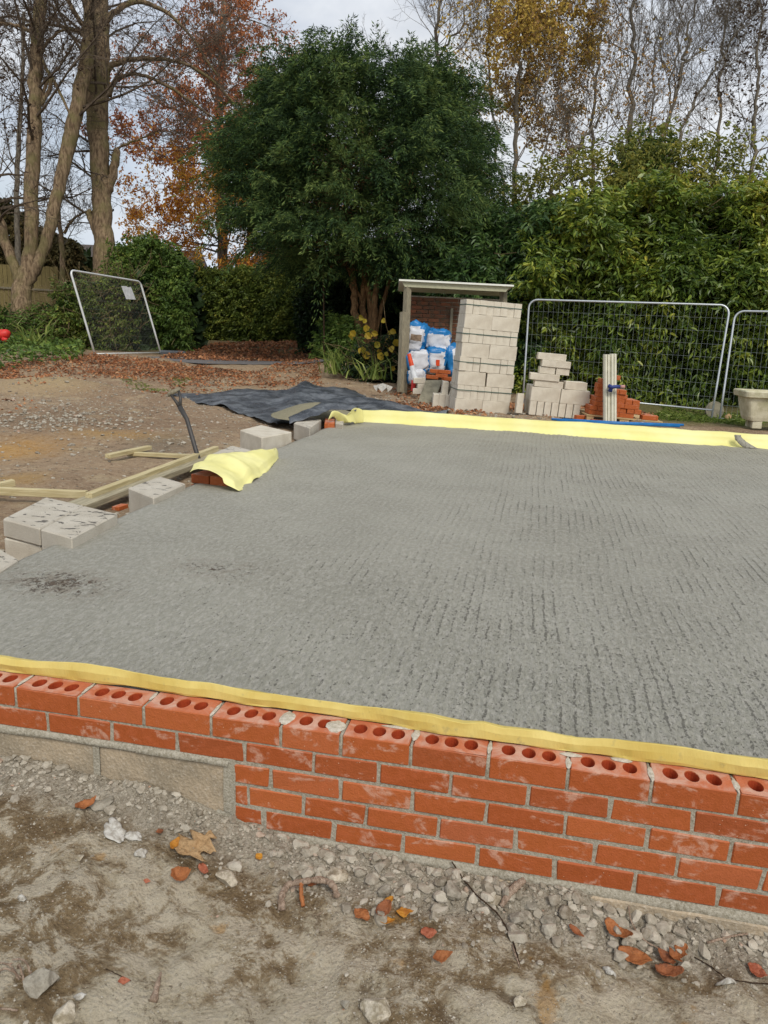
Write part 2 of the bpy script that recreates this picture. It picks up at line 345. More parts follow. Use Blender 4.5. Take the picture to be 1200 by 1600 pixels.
for px, py, rx, ry, colr in ((20, 695, .55, .7, rgb(196, 146, 70)), (190, 680, .8, .45, rgb(190, 150, 88)), (30, 735, .3, .3, rgb(186, 148, 84)), (75, 600, 1.2, .9, rgb(186, 164, 122)), (255, 690, .5, .8, rgb(118, 110, 96)), (350, 600, 1.0, 1.0, rgb(182, 160, 124))):
    p = on(px, py, -.1 if py > 650 else .05); yard = g.mix(g.math('MULTIPLY', spot(p[0], p[1], rx, ry), .7), yard, colr)
for (px, py, rx, ry) in ((40, 648, 1.3, 1.1),):
    p = on(px, py, -.05); yard = g.mix(g.math('MULTIPLY', spot(p[0], p[1], rx, ry), .5), yard, rgb(104, 84, 66))
far = g.mix(g.step(g.noise(1.5, 5), .4, .6), rgb(96, 76, 50), rgb(84, 84, 46))
c = g.mix(g.step(Y, .4, .9), clay, yard); c = g.mix(g.math('MULTIPLY', g.step(g.math('ADD', Y, g.math('MULTIPLY', nA, 3.0)), 16.5, 20), .7), c, far)
grass = g.math('MULTIPLY', g.step(X, 2.6, 3.6), g.step(Y, 9.5, 10.5)); c = g.mix(g.math('MULTIPLY', grass, .8), c, rgb(96, 98, 52))
g.col(c); g.bump(g.math('ADD', g.math('MULTIPLY', nB, 2.2), g.math('ADD', nC, g.math('MULTIPLY', g.vor(95), .5))), .015, 1.0); M['soil'] = g.m
g = G('asphalt', 0.85, 0.25); n1 = g.noise(60, 4, .7); g.col(g.mix(n1, rgb(92, 90, 90), rgb(130, 126, 124))); g.bump(n1, .005); M['asphalt'] = g.m
g = G('stone', 0.9, 0.2); n1 = g.noise(45, 5, .65); isl = g.island()
g.col(g.mix(g.math('MULTIPLY', g.step(n1, .35, .7), .4), g.ramp(isl, [(0, rgb(112, 102, 86)), (.35, rgb(142, 133, 117)), (.7, rgb(160, 152, 136)), (.97, rgb(178, 170, 154)), (1, rgb(160, 122, 98))]), rgb(206, 198, 182))); g.bump(n1, .006); M['stone'] = g.m
g = G('pale_rock', 0.9, 0.2); n1 = g.noise(30, 6, .7); g.col(g.mix(g.step(n1, .4, .62), rgb(148, 137, 115), rgb(204, 194, 174))); g.bump(n1, .01); M['rock'] = g.m
g = G('grey_rock', 0.9, 0.2); n1 = g.noise(30, 6, .7); g.col(g.mix(g.step(n1, .35, .65), rgb(124, 117, 103), rgb(166, 159, 144))); g.bump(n1, .01); M['rock_grey'] = g.m
# dry leaves
def m_dry(name, a, b, c2):
    g = G(name, 0.6, 0.3); n1 = g.noise(28, 5, .65); n2 = g.noise(120, 3)
    c = g.mix(g.step(n1, .35, .65), a, b); c = g.mix(g.math('MULTIPLY', g.step(n2, .58, .7), .5), c, c2); g.col(c); g.bump(g.math('ADD', n1, g.noise(110, 3)), .006, 1.0); g.trans(c, .1); return g.m
M['leaf_orange'] = m_dry('orange_leaf', rgb(176, 112, 66), rgb(146, 88, 50), rgb(98, 64, 44))
M['leaf_brown'] = m_dry('brown_leaf', rgb(156, 96, 60), rgb(122, 74, 48), rgb(84, 56, 42))
M['leaf_tan'] = m_dry('tan_leaf', rgb(190, 158, 116), rgb(168, 136, 96), rgb(128, 98, 66))
M['leaf_red'] = m_dry('red_brown_leaf', rgb(186, 116, 88), rgb(150, 80, 54), rgb(110, 60, 44))
M['leaf_yellow'] = m_dry('yellow_leaf', rgb(198, 140, 50), rgb(176, 112, 44), rgb(120, 80, 34))
M['paper'] = (lambda g: (g.col(g.mix(g.step(g.noise(60, 5, .7), .4, .62), rgb(196, 193, 184), rgb(160, 154, 142))), g.bump(g.noise(50, 5, .7), .006), g.m)[-1])(G('pale_scrap', .85, .2))
M['twig'] = m_bark('twig_bark', rgb(206, 182, 160), rgb(160, 136, 116), 30)
M['twig_dark'] = m_bark('dark_twig', rgb(92, 74, 58), rgb(70, 56, 46), 30)
M['litter'] = m_leaf('leaf_litter', [(0, rgb(98, 74, 58)), (.3, rgb(134, 98, 74)), (.6, rgb(172, 112, 74)), (.85, rgb(190, 142, 100)), (1, rgb(196, 172, 142))], .7, .2, 2.0, .05, .3)
# wood
def m_wood(name, a, b, axis=0):
    g = G(name, .8, .2); s = [22, 22, 22]; s[axis] = 1.4; n1 = g.noise(3, 6, .6, g.map(tuple(s)), .6); n2 = g.noise(3, 3)
    c = g.mix(g.step(n1, .3, .7), a, b); c = g.mix(g.math('MULTIPLY', g.step(n2, .4, .7), .3), c, a); g.col(c); g.bump(n1, .004); return g.m
M['timber'] = m_wood('sawn_timber', rgb(176, 160, 118), rgb(206, 194, 154)); M['timber_grey'] = m_wood('weathered_timber', rgb(138, 130, 108), rgb(182, 172, 144))
M['post_wood'] = m_wood('post_wood', rgb(118, 110, 92), rgb(150, 142, 120), 2); M['pallet'] = m_wood('pallet_wood', rgb(178, 150, 108), rgb(204, 178, 134))
M['fence_wood'] = m_wood('fence_wood', rgb(112, 100, 66), rgb(146, 132, 86), 2)
def m_metal(name, a, b, rough=.45, met=.7):
    g = G(name, rough, .5); n1 = g.noise(14, 5, .6); g.b.inputs['Metallic'].default_value = met; g.col(g.mix(n1, a, b)); g.bump(g.noise(60, 3), .002, .4); return g.m
M['galv'] = m_metal('galvanised_steel', rgb(176, 182, 186), rgb(206, 210, 212), .4, .6); M['galv_white'] = m_metal('bright_frame', rgb(206, 208, 206), rgb(226, 228, 226), .4, .2)
M['wire'] = m_metal('mesh_wire', rgb(120, 128, 126), rgb(150, 158, 154), .5, .3); M['wire_dark'] = m_metal('dull_mesh_wire', rgb(96, 104, 98), rgb(128, 134, 126), .6, .2)
M['black_metal'] = m_metal('spade_steel', rgb(52, 50, 48), rgb(82, 78, 74), .5, .3)
g = G('black_polythene', .38, .5); n1 = g.noise(3.5, 6, .6); n2 = g.noise(30, 4, .7)
c = g.mix(g.step(n1, .42, .66), rgb(62, 66, 72), rgb(104, 108, 112)); c = g.mix(g.math('MULTIPLY', g.step(n2, .55, .72), .55), c, rgb(140, 146, 150)); g.col(c); g.rough(g.step(n1, .3, .7, .26, .55)); g.bump(g.math('ADD', g.noise(9, 5, .6), g.math('MULTIPLY', n1, .8)), .05, .8); M['tarp'] = g.m
g = G('cement_heap', .95, .1); n1 = g.noise(20, 5, .7); g.col(g.mix(n1, rgb(126, 120, 98), rgb(152, 146, 122))); g.bump(n1, .02); M['heap'] = g.m
def m_plain(name, c, rough=.5, spec=.4, var=.12, bump=.003, sc_=12):
    g = G(name, rough, spec); n1 = g.noise(sc_, 5, .6); dk = tuple(x*(1-2.2*var) for x in c[:3])+(1,); g.col(g.mix(g.step(n1, .3, .7), c, dk)); g.bump(n1, bump, .7); return g.m
M['white'] = m_plain('white_plastic', rgb(216, 218, 220)); M['bag_white'] = m_plain('bag_white', rgb(214, 216, 220), .4, .5, .06, .02, 9); M['bag_blue'] = m_plain('bag_blue', rgb(34, 124, 188), .35, .5, .1, .02, 9)
M['bag_brown'] = m_plain('bag_brown', rgb(160, 138, 116), .8, .2, .2, .02, 20)
M['orange'] = m_plain('orange_plastic', rgb(226, 78, 30)); M['red'] = m_plain('red_plastic', rgb(218, 52, 44)); M['blue_pipe'] = m_plain('blue_pipe', rgb(32, 120, 190), .35); M['blue_cloth'] = m_plain('blue_clamp', rgb(48, 66, 130), .6); M['pink'] = m_plain('pinkish_plastic', rgb(196, 148, 140), .6)
M['concrete'] = m_plain('old_concrete', rgb(142, 136, 116), .9, .15, .18, .01, 8); M['post_stone'] = m_plain('pale_post', rgb(214, 210, 190), .85, .2, .08, .006, 10)
M['foot'] = m_plain('dark_block_foot', rgb(88, 92, 96), .8); M['teal'] = m_plain('teal_paint', rgb(24, 70, 66), .5)
M['strap'] = m_plain('green_strap', rgb(52, 88, 78), .4)
g = G('trough_stone', .92, .15); n1 = g.noise(5, 6, .65); n2 = g.noise(2, 3); c = g.mix(g.step(n1, .35, .65), rgb(178, 172, 142), rgb(210, 204, 178)); c = g.mix(g.math('MULTIPLY', g.step(n2, .45, .65), .45), c, rgb(138, 140, 96)); g.col(c); g.bump(n1, .01); M['trough'] = g.m
g = G('roof_sheet', .5, .4); n1 = g.noise(6, 4); g.col(g.mix(n1, rgb(228, 230, 218), rgb(240, 240, 230))); M['roof_sheet'] = g.m
g = G('shed_board', .8, .2); n1 = g.noise(20, 4); g.col(g.mix(n1, rgb(160, 160, 134), rgb(190, 188, 160))); M['fascia'] = g.m
g = G('roof_tiles', .9, .2); n1 = g.noise(8, 5); w_ = g.n('ShaderNodeTexBrick'); g.put(w_.inputs['Vector'], g.map((1, 1, 1))); w_.inputs['Scale'].default_value = 3.0; w_.inputs['Color1'].default_value = rgb(92, 84, 80); w_.inputs['Color2'].default_value = rgb(74, 68, 66); w_.inputs['Mortar'].default_value = rgb(50, 46, 44); g.col(g.mix(g.math('MULTIPLY', n1, .5), w_.outputs[0], rgb(110, 100, 90))); g.bump(w_.outputs[1], .02); M['tiles'] = g.m
M['house_wall'] = m_plain('house_render', rgb(150, 128, 108), .9, .1, .15, .01, 4)
M['ribbed_sheet'] = m_plain('grey_ribbed_sheet', rgb(120, 118, 104), .9, .15, .2, .01, 6)
# foliage
M['yew'] = m_leaf('yew_needles', [(0, rgb(30, 50, 32)), (.35, rgb(50, 74, 42)), (.65, rgb(72, 94, 50)), (1, rgb(98, 114, 60))], .6, .2, .9, .12, .5)
M['yew_tip'] = m_leaf('yew_tips', [(0, rgb(66, 92, 46)), (.5, rgb(94, 116, 58)), (1, rgb(136, 150, 82))], .6, .2, .9, .15, .5)
M['laurel'] = m_leaf('laurel_leaves', [(0, rgb(54, 78, 32)), (.35, rgb(92, 114, 44)), (.65, rgb(134, 150, 58)), (.88, rgb(178, 178, 72)), (1, rgb(216, 198, 86))], .38, .5, .8, .2, .45)
M['laurel_green'] = m_leaf('deep_green_leaves', [(0, rgb(40, 64, 36)), (.4, rgb(66, 94, 50)), (.75, rgb(98, 124, 64)), (.95, rgb(140, 154, 74)), (1, rgb(200, 186, 84))], .38, .5, .8, .2, .4)
M['inner'] = m_leaf('dark_backing_leaves', [(0, rgb(30, 46, 26)), (1, rgb(54, 72, 36))], .6, .2, 1, .05)  # dark tone for the leaves added behind the faces as a light stop
M['hedge'] = m_leaf('hedge_leaves', [(0, rgb(58, 76, 32)), (.5, rgb(96, 112, 48)), (.85, rgb(136, 144, 64)), (1, rgb(172, 164, 76))], .5, .3, 1.5, .15, .4)
M['shrub'] = m_leaf('shrub_leaves', [(0, rgb(54, 76, 34)), (.5, rgb(88, 114, 50)), (.9, rgb(126, 146, 66)), (1, rgb(168, 158, 84))], .5, .3, 1.5, .18, .4)
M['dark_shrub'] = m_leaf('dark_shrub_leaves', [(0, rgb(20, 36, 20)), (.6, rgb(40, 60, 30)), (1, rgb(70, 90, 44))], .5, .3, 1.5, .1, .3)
M['beech'] = m_leaf('beech_low', [(0, rgb(168, 104, 50)), (.3, rgb(206, 140, 62)), (.65, rgb(224, 172, 72)), (1, rgb(230, 200, 100))], .6, .2, .5, .35, .6)
M['beech_top'] = m_leaf('beech_top', [(0, rgb(146, 92, 66)), (.5, rgb(186, 120, 80)), (1, rgb(210, 156, 106))], .6, .2, .5, .3, .5)
M['olive'] = m_leaf('olive_yellow_leaves', [(0, rgb(158, 132, 64)), (.5, rgb(196, 166, 80)), (1, rgb(218, 194, 108))], .6, .2, .6, .3, .5)
M['rusty'] = m_leaf('rusty_leaves', [(0, rgb(140, 108, 70)), (1, rgb(188, 152, 98))], .6, .2, .6, .3, .5)
M['dead'] = m_leaf('dead_leaves', [(0, rgb(58, 46, 42)), (1, rgb(96, 78, 62))], .7, .1, .6, .2, .5)
M['olive_green'] = m_leaf('loose_leaves', [(0, rgb(84, 96, 44)), (.5, rgb(128, 132, 62)), (1, rgb(190, 176, 84))], .5, .3, 1, .3, .4)
M['yleaf'] = m_leaf('yellow_shrub_leaves', [(0, rgb(140, 140, 50)), (.5, rgb(178, 152, 48)), (1, rgb(196, 170, 66))], .5, .3, 2, .3, .2)
M['grass'] = m_leaf('grass_blades', [(0, rgb(70, 90, 36)), (.5, rgb(108, 128, 54)), (1, rgb(164, 172, 96))], .5, .3, 3, .3, .2)
M['woods'] = m_leaf('far_wood_leaves', [(0, rgb(62, 60, 40)), (.5, rgb(84, 80, 50)), (1, rgb(118, 100, 62))], .7, .2, .3, .1, .5)
M['bark_grey'] = m_bark('grey_brown_bark', rgb(148, 128, 102), rgb(92, 76, 60), 5, rgb(112, 106, 70)); M['bark_yew'] = m_bark('yew_bark', rgb(160, 126, 88), rgb(108, 80, 56), 6)
M['bark_far'] = m_bark('far_bark', rgb(128, 120, 106), rgb(94, 88, 78), 4); M['twigs'] = m_bark('bare_twigs', rgb(124, 115, 104), rgb(92, 85, 77), 4)
M['twigs_dark'] = m_bark('dark_bare_twigs', rgb(104, 92, 78), rgb(72, 63, 55), 4); M['bramble'] = m_bark('bramble_stems', rgb(150, 132, 100), rgb(98, 84, 62), 8)

# ------------------------------------------------------------------ terrain height
def A3(px, py, D): return tuple(at(px, py, D))
CP = [A3(710, 645, 12.1), A3(800, 652, 12.1), A3(826, 649, 11.7), A3(905, 654, 11.6), A3(975, 660, 11.3), A3(1112, 656, 13.9), A3(816, 628, 14.9), A3(632, 619, 13.6), A3(1170, 672, 11.0), A3(1400, 690, 11.0),
      A3(290, 622, 13.0), A3(400, 618, 13.5), A3(148, 555, 17.9), A3(250, 553, 20.5), A3(400, 536, 25), A3(500, 538, 24), A3(575, 560, 18.5), A3(40, 545, 18.5), A3(0, 600, 13), A3(-150, 560, 17), A3(290, 531, 26),
      A3(480, 566, 20), A3(200, 640, 10.6), A3(100, 660, 9.2), A3(560, 600, 15.2),
      (-3, -.5, -.3), (-6, 2, -.2), (-3, 3, -.17), (-1.4, 1.5, -.17), (-1.5, 3, -.16), (-1.6, 5, -.15), (-1.5, 7, -.12), (-3, 7, -.1), (-1, 9, -.05), (2, 8.4, -.08), (5, 8.4, -.1), (8, 9, -.1), (9, 14, 0),
      (0, 17, .2), (5, 18, .2), (12, 20, .3), (-15, 28, .9), (0, 35, .9), (20, 35, .9), (-40, 30, 1.0), (30, 5, 0), (30, -20, -.5), (-30, -5, -.2), (0, -20, -.6), (-40, 90, 1.2), (40, 90, 1.2), (7, 3, -.3)]
CP = np.array(CP)
def base_z(x, y):
    x = np.asarray(x, float); y = np.asarray(y, float); num = 0; den = 0
    for (cx, cy, cz) in CP:
        wgt = 1.0/(((x-cx)**2+(y-cy)**2)+.15)**1.7; num = num+wgt*cz; den = den+wgt
    z = num/den
    nearp = np.interp(x, [-1.5, -.3, .1, .45, .75, 1.05, 1.45, 1.9, 2.4, 4], [-.3, -.315, -.285, -.315, -.385, -.415, -.415, -.455, -.455, -.45])
    nearp = nearp - .03*np.clip(-y, 0, 3)
    k = np.clip((y-.0)/1.2, 0, 1)*np.clip(1, 0, 1); k = np.where(y < 0, 0, k)
    k = np.where(y < 0, np.clip((-y-2.2)/2.0, 0, 1), k)
    return nearp*(1-k)+z*k
def gz(x, y):
    x = np.atleast_1d(np.asarray(x, float)); y = np.atleast_1d(np.asarray(y, float)); z = base_z(x, y); P = np.stack([x, y, np.zeros_like(x)], 1)
    nr = (y < .3)
    calm = np.clip((np.abs(y-np.interp(x, [-9, -7.9, -3.94, -2.4, 1], [18, 17.6, 16.2, 17.2, 18.5]))-.8)/1.0, .12, 1)*1.0; calm = np.where((x > -11) & (x < 2), calm, 1); z = z+calm*np.where(nr, .055*fbm(P*4.5, 4, 3)+.036*fbm(P*22, 4, 9)+.016*(.2-np.abs(fbm(P*14+5, 3, 19))), .10*fbm(P*1.3, 4, 5)+.06*fbm(P*6, 4, 8))
    z = z+np.where(nr, .035*np.exp(-(y/.07)**2)*(.6+.8*vnoise(P*9, 4)), 0)
    sl = (x > -1.0) & (x < 6.4) & (y > .02) & (y < 7.8)
    z = np.where(sl, np.minimum(z, -.17), z)
    mnd = on(110, 596, .1); z = z+.22*np.exp(-((x-mnd[0])/1.5)**2-((y-mnd[1])/.55)**2)
    return z
def gz1(x, y): return float(gz(x, y)[0])

def axis(pts):
    out = []
    for (a, b, d) in pts: out.append(np.arange(a, b-1e-9, d))
    return np.concatenate(out+[[pts[-1][1]]])
gx = axis([(-400, -60, 40), (-60, -20, 5), (-20, -12, .5), (-12, -1, .07), (-1, -.3, .04), (-.3, 2.9, .0125), (2.9, 4, .05), (4, 9, .15), (9, 20, 1), (20, 60, 5), (60, 400, 40)])
gy = axis([(-200, -20, 30), (-20, -3, 2), (-3, -1.2, .15), (-1.2, .06, .0125), (.06, .5, .05), (.5, 16, .07), (16, 30, .3), (30, 60, 3), (60, 500, 40)])
XX, YY = np.meshgrid(gx, gy); ZZ = gz(XX.ravel(), YY.ravel())
nx, ny = len(gx), len(gy); ii = (np.arange(ny-1)[:, None]*nx+np.arange(nx-1)[None]).ravel()
grd = link('ground', npmesh('ground', np.stack([XX.ravel(), YY.ravel(), ZZ], 1), np.stack([ii, ii+1, ii+nx+1, ii+nx], 1), True), M['soil']); tag(grd, kind='structure')

# driveway strip of asphalt across the back
def ribbon(name, pts, width, dz, mat, n=60):
    pts = np.array(pts); t = np.linspace(0, len(pts)-1, n); c = np.stack([np.interp(t, np.arange(len(pts)), pts[:, k]) for k in (0, 1)], 1)
    d = unit(np.gradient(c, axis=0)); nn = np.stack([-d[:, 1], d[:, 0]], 1); V = []; m = 9
    for j in range(m):
        p = c+nn*width*(j/(m-1)-.5+.015*np.random.randn(n)[:, None]*(j in (0, m-1))); V.append(np.stack([p[:, 0], p[:, 1], base_z(p[:, 0], p[:, 1])+.03+dz], 1))
    V = np.stack(V, 1).reshape(-1, 3); i = (np.arange(n-1)[:, None]*m+np.arange(m-1)).ravel()
    return link(name, npmesh(name, V, np.stack([i, i+1, i+m+1, i+m], 1), True), mat)
dr = [on(262, 551, .36)[:2], on(300, 555, .35)[:2], on(380, 559, .33)[:2], on(480, 566, .3)[:2], (-2.4, 17.2), (1, 18.5)]
tag(ribbon('driveway', dr, 1.3, -.005, M['asphalt']), kind='structure')

# ------------------------------------------------------------------ concrete slab
X0, X1, Y0, Y1 = -.82, 6.2, .115, 7.5
xs = np.concatenate([np.arange(X0, 3.0, .03), np.arange(3.0, X1, .1), [X1]]); ys = np.concatenate([np.arange(Y0, 2.5, .03), np.arange(2.5, Y1, .06), [Y1]])
XX, YY = np.meshgrid(xs, ys); P = np.stack([XX.ravel(), YY.ravel(), XX.ravel()*0], 1)
Z = .018+.012*fbm(P*[1.4, .9, 1], 4, 21)+.006*fbm(P*[9, 5, 1], 3, 22)+.0016*np.sin(2*np.pi*(P[:, 0]+.03*fbm(P*1.1, 2, 23))/.066)*np.clip((P[:, 0]-.2)/1.5, 0, 1)
edge = (XX.ravel() == X0); V = P.copy(); V[:, 2] = Z
V[edge, 0] += .05*fbm(V[edge]*3.0, 3, 31)*1.6; V[edge, 2] -= .006
m, n = len(xs), len(ys); i = (np.arange(n-1)[:, None]*m+np.arange(m-1)).ravel(); F = [np.stack([i, i+1, i+m+1, i+m], 1)]
per = np.concatenate([np.arange(m), np.arange(1, n)*m+m-1, (n-1)*m+np.arange(m-2, -1, -1), np.arange(n-2, 0, -1)*m]); b0 = len(V)
low = V[per].copy(); low[:, 2] = -.22; V = np.concatenate([V, low]); k = len(per); j = np.arange(k); j2 = (j+1) % k
F[0] = np.concatenate([F[0], np.stack([per[j], b0+j, b0+j2, per[j2]], 1)])
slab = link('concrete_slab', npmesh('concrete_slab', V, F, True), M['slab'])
tag(slab, 'freshly tamped grey concrete floor slab filling the brick footings', 'concrete slab')

# ------------------------------------------------------------------ near brick wall
wall = thing('brick_wall', 'orange-red brick footing wall in the foreground with perforated top course', 'wall', (1.2, 0, -.4))
BH = .065; courses = {}
def seq(a, b, step=.225):
    out = [a]
    while out[-1] < b: out.append(out[-1]+step)
    return out
cA = [-.9+.0, -.675, -.45, -.225, 0, .225, .45, .675, .9, 1.088]+seq(1.3, 4.3)
cB = [.111-.225*k for k in range(5, 0, -1)]+[.111, .336, .561, .786, 1.006, 1.206]+seq(1.4213, 4.3)
cC = [.745, .869, 1.092, 1.312, 1.532, 1.757, 1.984, 2.204]+seq(2.429, 4.3)
cD = [.745, .797, .977, 1.175]+seq(1.397, 4.3)
cE = [.745, .847, 1.075]+seq(1.291, 4.3)
bm_ = MB(); face = 0.0; DEP = .1025
def holes_brick(u0, u1, z0, z1, off):
    """a brick with three round perforations open at the top"""
    nh = 3 if (u1-u0) > .19 else 2; uc = (u0+u1)/2; yc = DEP/2+.001; hw = .029; hy = .036; rr = .0208; k = 16; b = .0025
    bot, fc = boxv(((u0+u1)/2, DEP/2+off, (z0+z1)/2), (u1-u0, DEP, z1-z0), b, .0012)
    Q = fc[0]; keep = [q for q in Q if not np.allclose(bot[q][:, 2], bot[:, 2].max(), atol=.0028)]
    bm_.add(bot, [np.array(keep), fc[1]], 0)
    top = bot[[q for q in Q if np.allclose(bot[q][:, 2], bot[:, 2].max(), atol=.0028)][0]]
    zt = z1; x0, x1 = u0+b, u1-b; y0, y1 = off+b, off+DEP-b
    a = np.arange(k)*2*np.pi/k+np.pi/k
    cs = [uc+(i-(nh-1)/2)*.058 for i in range(nh)]; xb = [x0]+[(cs[i]+cs[i+1])/2 for i in range(nh-1)]+[x1]
    for i, cxh in enumerate(cs):
        cyh = off+yc; L_, R_ = max(xb[i], cxh-hw), min(xb[i+1], cxh+hw)
        ov = 1+.1*np.random.randn(k).cumsum()*.05
        ring = np.stack([cxh+rr*np.cos(a)*ov, cyh+rr*1.42*np.sin(a)*ov, np.full(k, zt)], 1)
        dx, dy = np.cos(a), np.sin(a); s = np.minimum(np.where(dx > 0, (R_-cxh), (cxh-L_))/np.maximum(abs(dx), 1e-6), hy/np.maximum(abs(dy), 1e-6))
        out = np.stack([cxh+dx*s, cyh+dy*s, np.full(k, zt)], 1)
        # snap the outer ring to the four corners
        for (sx, sy) in ((R_, cyh+hy), (L_, cyh+hy), (L_, cyh-hy), (R_, cyh-hy)):
            jn = np.argmin((out[:, 0]-sx)**2+(out[:, 1]-sy)**2); out[jn] = (sx, sy, zt)
        chf = ring.copy(); chf[:, :2] = (ring[:, :2]-[cxh, cyh])*.955+[cxh, cyh]; chf[:, 2] -= .002
        deep = chf.copy(); deep[:, 2] = zt-.058
        V = np.concatenate([out, ring, chf, deep, [[cxh, cyh, zt-.058]]]); j = np.arange(k); j2 = (j+1) % k
        bm_.add(V[:3*k], [np.concatenate([np.stack([j, j2, k+j2, k+j], 1), np.stack([k+j, k+j2, 2*k+j2, 2*k+j], 1)])], 0)
        bm_.add(V[2*k:], [np.stack([j, j2, k+j2, k+j], 1), np.stack([k+j, k+j2, np.full(k, 2*k)], 1)], 1)
    # the plain parts of the top face
    yl, yh = off+yc-hy, off+yc+hy; L0, R0 = max(xb[0], cs[0]-hw), min(xb[-1], cs[-1]+hw)
    def quad(ax, ay, bx, by): bm_.add([(ax, ay, zt), (bx, ay, zt), (bx, by, zt), (ax, by, zt)], np.array([[0, 1, 2, 3]]), 0)
    quad(x0, y0, x1, yl); quad(x0, yh, x1, y1); quad(x0, yl, L0, yh); quad(R0, yl, x1, yh)
zt = 0.0
for ci, cs in enumerate((cA, cB, cC, cD, cE)):
    z1 = zt-.075*ci; z0 = z1-BH
    for a, b in zip(cs[:-1], cs[1:]):
        g_ = .005; off = random.uniform(-.0012, .0012)
        if ci == 0: holes_brick(a+g_, b-g_, z0-.003, z1+random.uniform(-.001, .001), off)
        else: bm_.add(*boxv(((a+b)/2, DEP/2+off, (z0+z1)/2-.0), (b-a-.01+random.uniform(-.0015, .0015), DEP, BH+random.uniform(-.002, .001)), .0035, .0024), 0)
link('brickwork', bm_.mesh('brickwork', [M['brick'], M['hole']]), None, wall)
# mortar bed: a slightly recessed, uneven sheet behind the brick faces, with struck joints on top
def sheet(u0, u1, z0, z1, y, amp, du=.008, seed=0, yb=.1, botfun=None):
    us = np.arange(u0, u1+du, du); zs = np.arange(z0, z1+du*.7, du*.7); UU, WW = np.meshgrid(us, zs); P = np.stack([UU.ravel(), 0*UU.ravel(), WW.ravel()], 1)
    yy = y+amp*fbm(P*28, 3, seed); V = np.stack([P[:, 0], yy, P[:, 2]], 1)
    if botfun is not None: V[:, 2] = np.maximum(V[:, 2], 0*V[:, 2]+V[:, 2])
    m, n = len(us), len(zs); i = (np.arange(n-1)[:, None]*m+np.arange(m-1)).ravel(); F = np.stack([i, i+1, i+m+1, i+m], 1)
    return V, F
mm = MB(); mm.add(*sheet(-.9, 4.2, -.14, -.006, .0035, .003, seed=5)); mm.add(*sheet(.735, 4.2, -.375, -.14, .0035, .003, seed=5))
for u in cA[:-1]:
    h = .0; mm.add(*boxv((u+.0, DEP/2, -.037), (.0096, DEP-.006, .068), .002, .0015))
mm.add(*boxv((1.7, DEP/2+.012, -.235), (5.2, DEP-.03, .31), .002))
link('mortar', mm.mesh('mortar', M['mortar'], True), None, wall)
# smears of mortar on the top course, around the short cut brick and some joints
sm = MB()
def blob(cx, cy, rx, ry, th, z=.001, seed=0, k=22):
    a = np.arange(k)*2*np.pi/k; r = 1+.5*fbm(np.stack([np.cos(a)*1.7+seed, np.sin(a)*1.7, a*0+seed], 1), 3, seed)*1.6
    V = [(cx, cy, z+th)]+[(cx+rx*.6*r[i]*math.cos(a[i]), cy+ry*.6*r[i]*math.sin(a[i]), z+th*.7) for i in range(k)]+[(cx+rx*r[i]*math.cos(a[i]), cy+ry*r[i]*math.sin(a[i]), z) for i in range(k)]
    j = np.arange(k); j2 = (j+1) % k
    sm.add(V, [np.stack([0*j, 1+j, 1+j2], 1), np.stack([1+j, 1+k+j, 1+k+j2, 1+j2], 1)])
for (u, v, rx, ry, th, s) in [(.905, .05, .02, .045, .005, 1), (1.06, .045, .03, .04, .004, 2), (1.303, .06, .012, .035, .004, 3), (.45, .07, .007, .03, .003, 4), (.225, .06, .006, .035, .002, 5), (1.755, .075, .03, .012, .005, 6), (1.75, .03, .009, .03, .003, 7), (1.975, .035, .008, .035, .003, 8), (1.90, .085, .03, .01, .005, 9), (2.2, .04, .009, .035, .004, 10), (.675, .04, .006, .04, .002, 11), (.0, .06, .008, .04, .002, 12), (1.525, .05, .007, .04, .002, 13), (1.24, .09, .05, .008, .004, 14)]:
    blob(u, v, rx, ry, th, .0008, s)
link('mortar_smear', sm.mesh('mortar_smear', M['smear'], True), None, wall)
# blockwork and haunch below the bricks
fb = MB()
for a, b in ((-.9, -.165), (-.155, .272), (.284, .722)):
    fb.add(*boxv(((a+b)/2, .05+.003, -.27), (b-a, .1, .215), .006, .002))
fb.add(*boxv((2.4, .045, -.45), (3.2, .11, .13), .01, .002))
link('footing_block', fb.mesh('footing_block', M['fblock']), None, wall)
ha = MB()
us = np.arange(-.9, 4.2, .012); topz = np.where(us < .74, -.138, -.366); prof = [(0, .004), (.3, -.0035), (.75, -.007), (1, .002)]
for seg, (lo, hi, zt_, hgt) in enumerate(((-.9, .735, -.1405, .028), (.735, 4.2, -.3655, .034))):
    u = np.arange(lo, hi, .012); P = np.stack([u, 0*u, 0*u], 1); V = []
    hh = hgt*(1+.7*fbm(P*6, 3, 41)); 
    for t, yo in prof: V.append(np.stack([u, yo+.004*fbm(P*20+t*3, 3, 43), zt_-hh*t], 1))
    V = np.stack(V, 1).reshape(-1, 3); m = len(prof); i = (np.arange(len(u)-1)[:, None]*m+np.arange(m-1)).ravel(); ha.add(V, np.stack([i, i+m, i+m+1, i+1], 1))
V, F = sheet(.716, .748, -.36, -.138, .0, .004, seed=8); ha.add(V, F)
V, F = sheet(.268, .288, -.37, -.16, .0, .004, seed=9); ha.add(V, F)
# rough haunch at the step of the wall
k = 20; a = np.linspace(0, 1, k); V = []
for t in a:
    for s in np.linspace(0, 1, 8):
        V.append((.70+.2*t-.05*s, -.004-.05*s*s*(.6+.8*vnoise([[t*5, s*4, 0]], 3)[0]), -.315-.075*t-.06*s))
i = (np.arange(k-1)[:, None]*8+np.arange(7)).ravel(); ha.add(V, np.stack([i, i+8, i+9, i+1], 1))
link('mortar_haunch', ha.mesh('mortar_haunch', M['mortar'], True), None, wall)

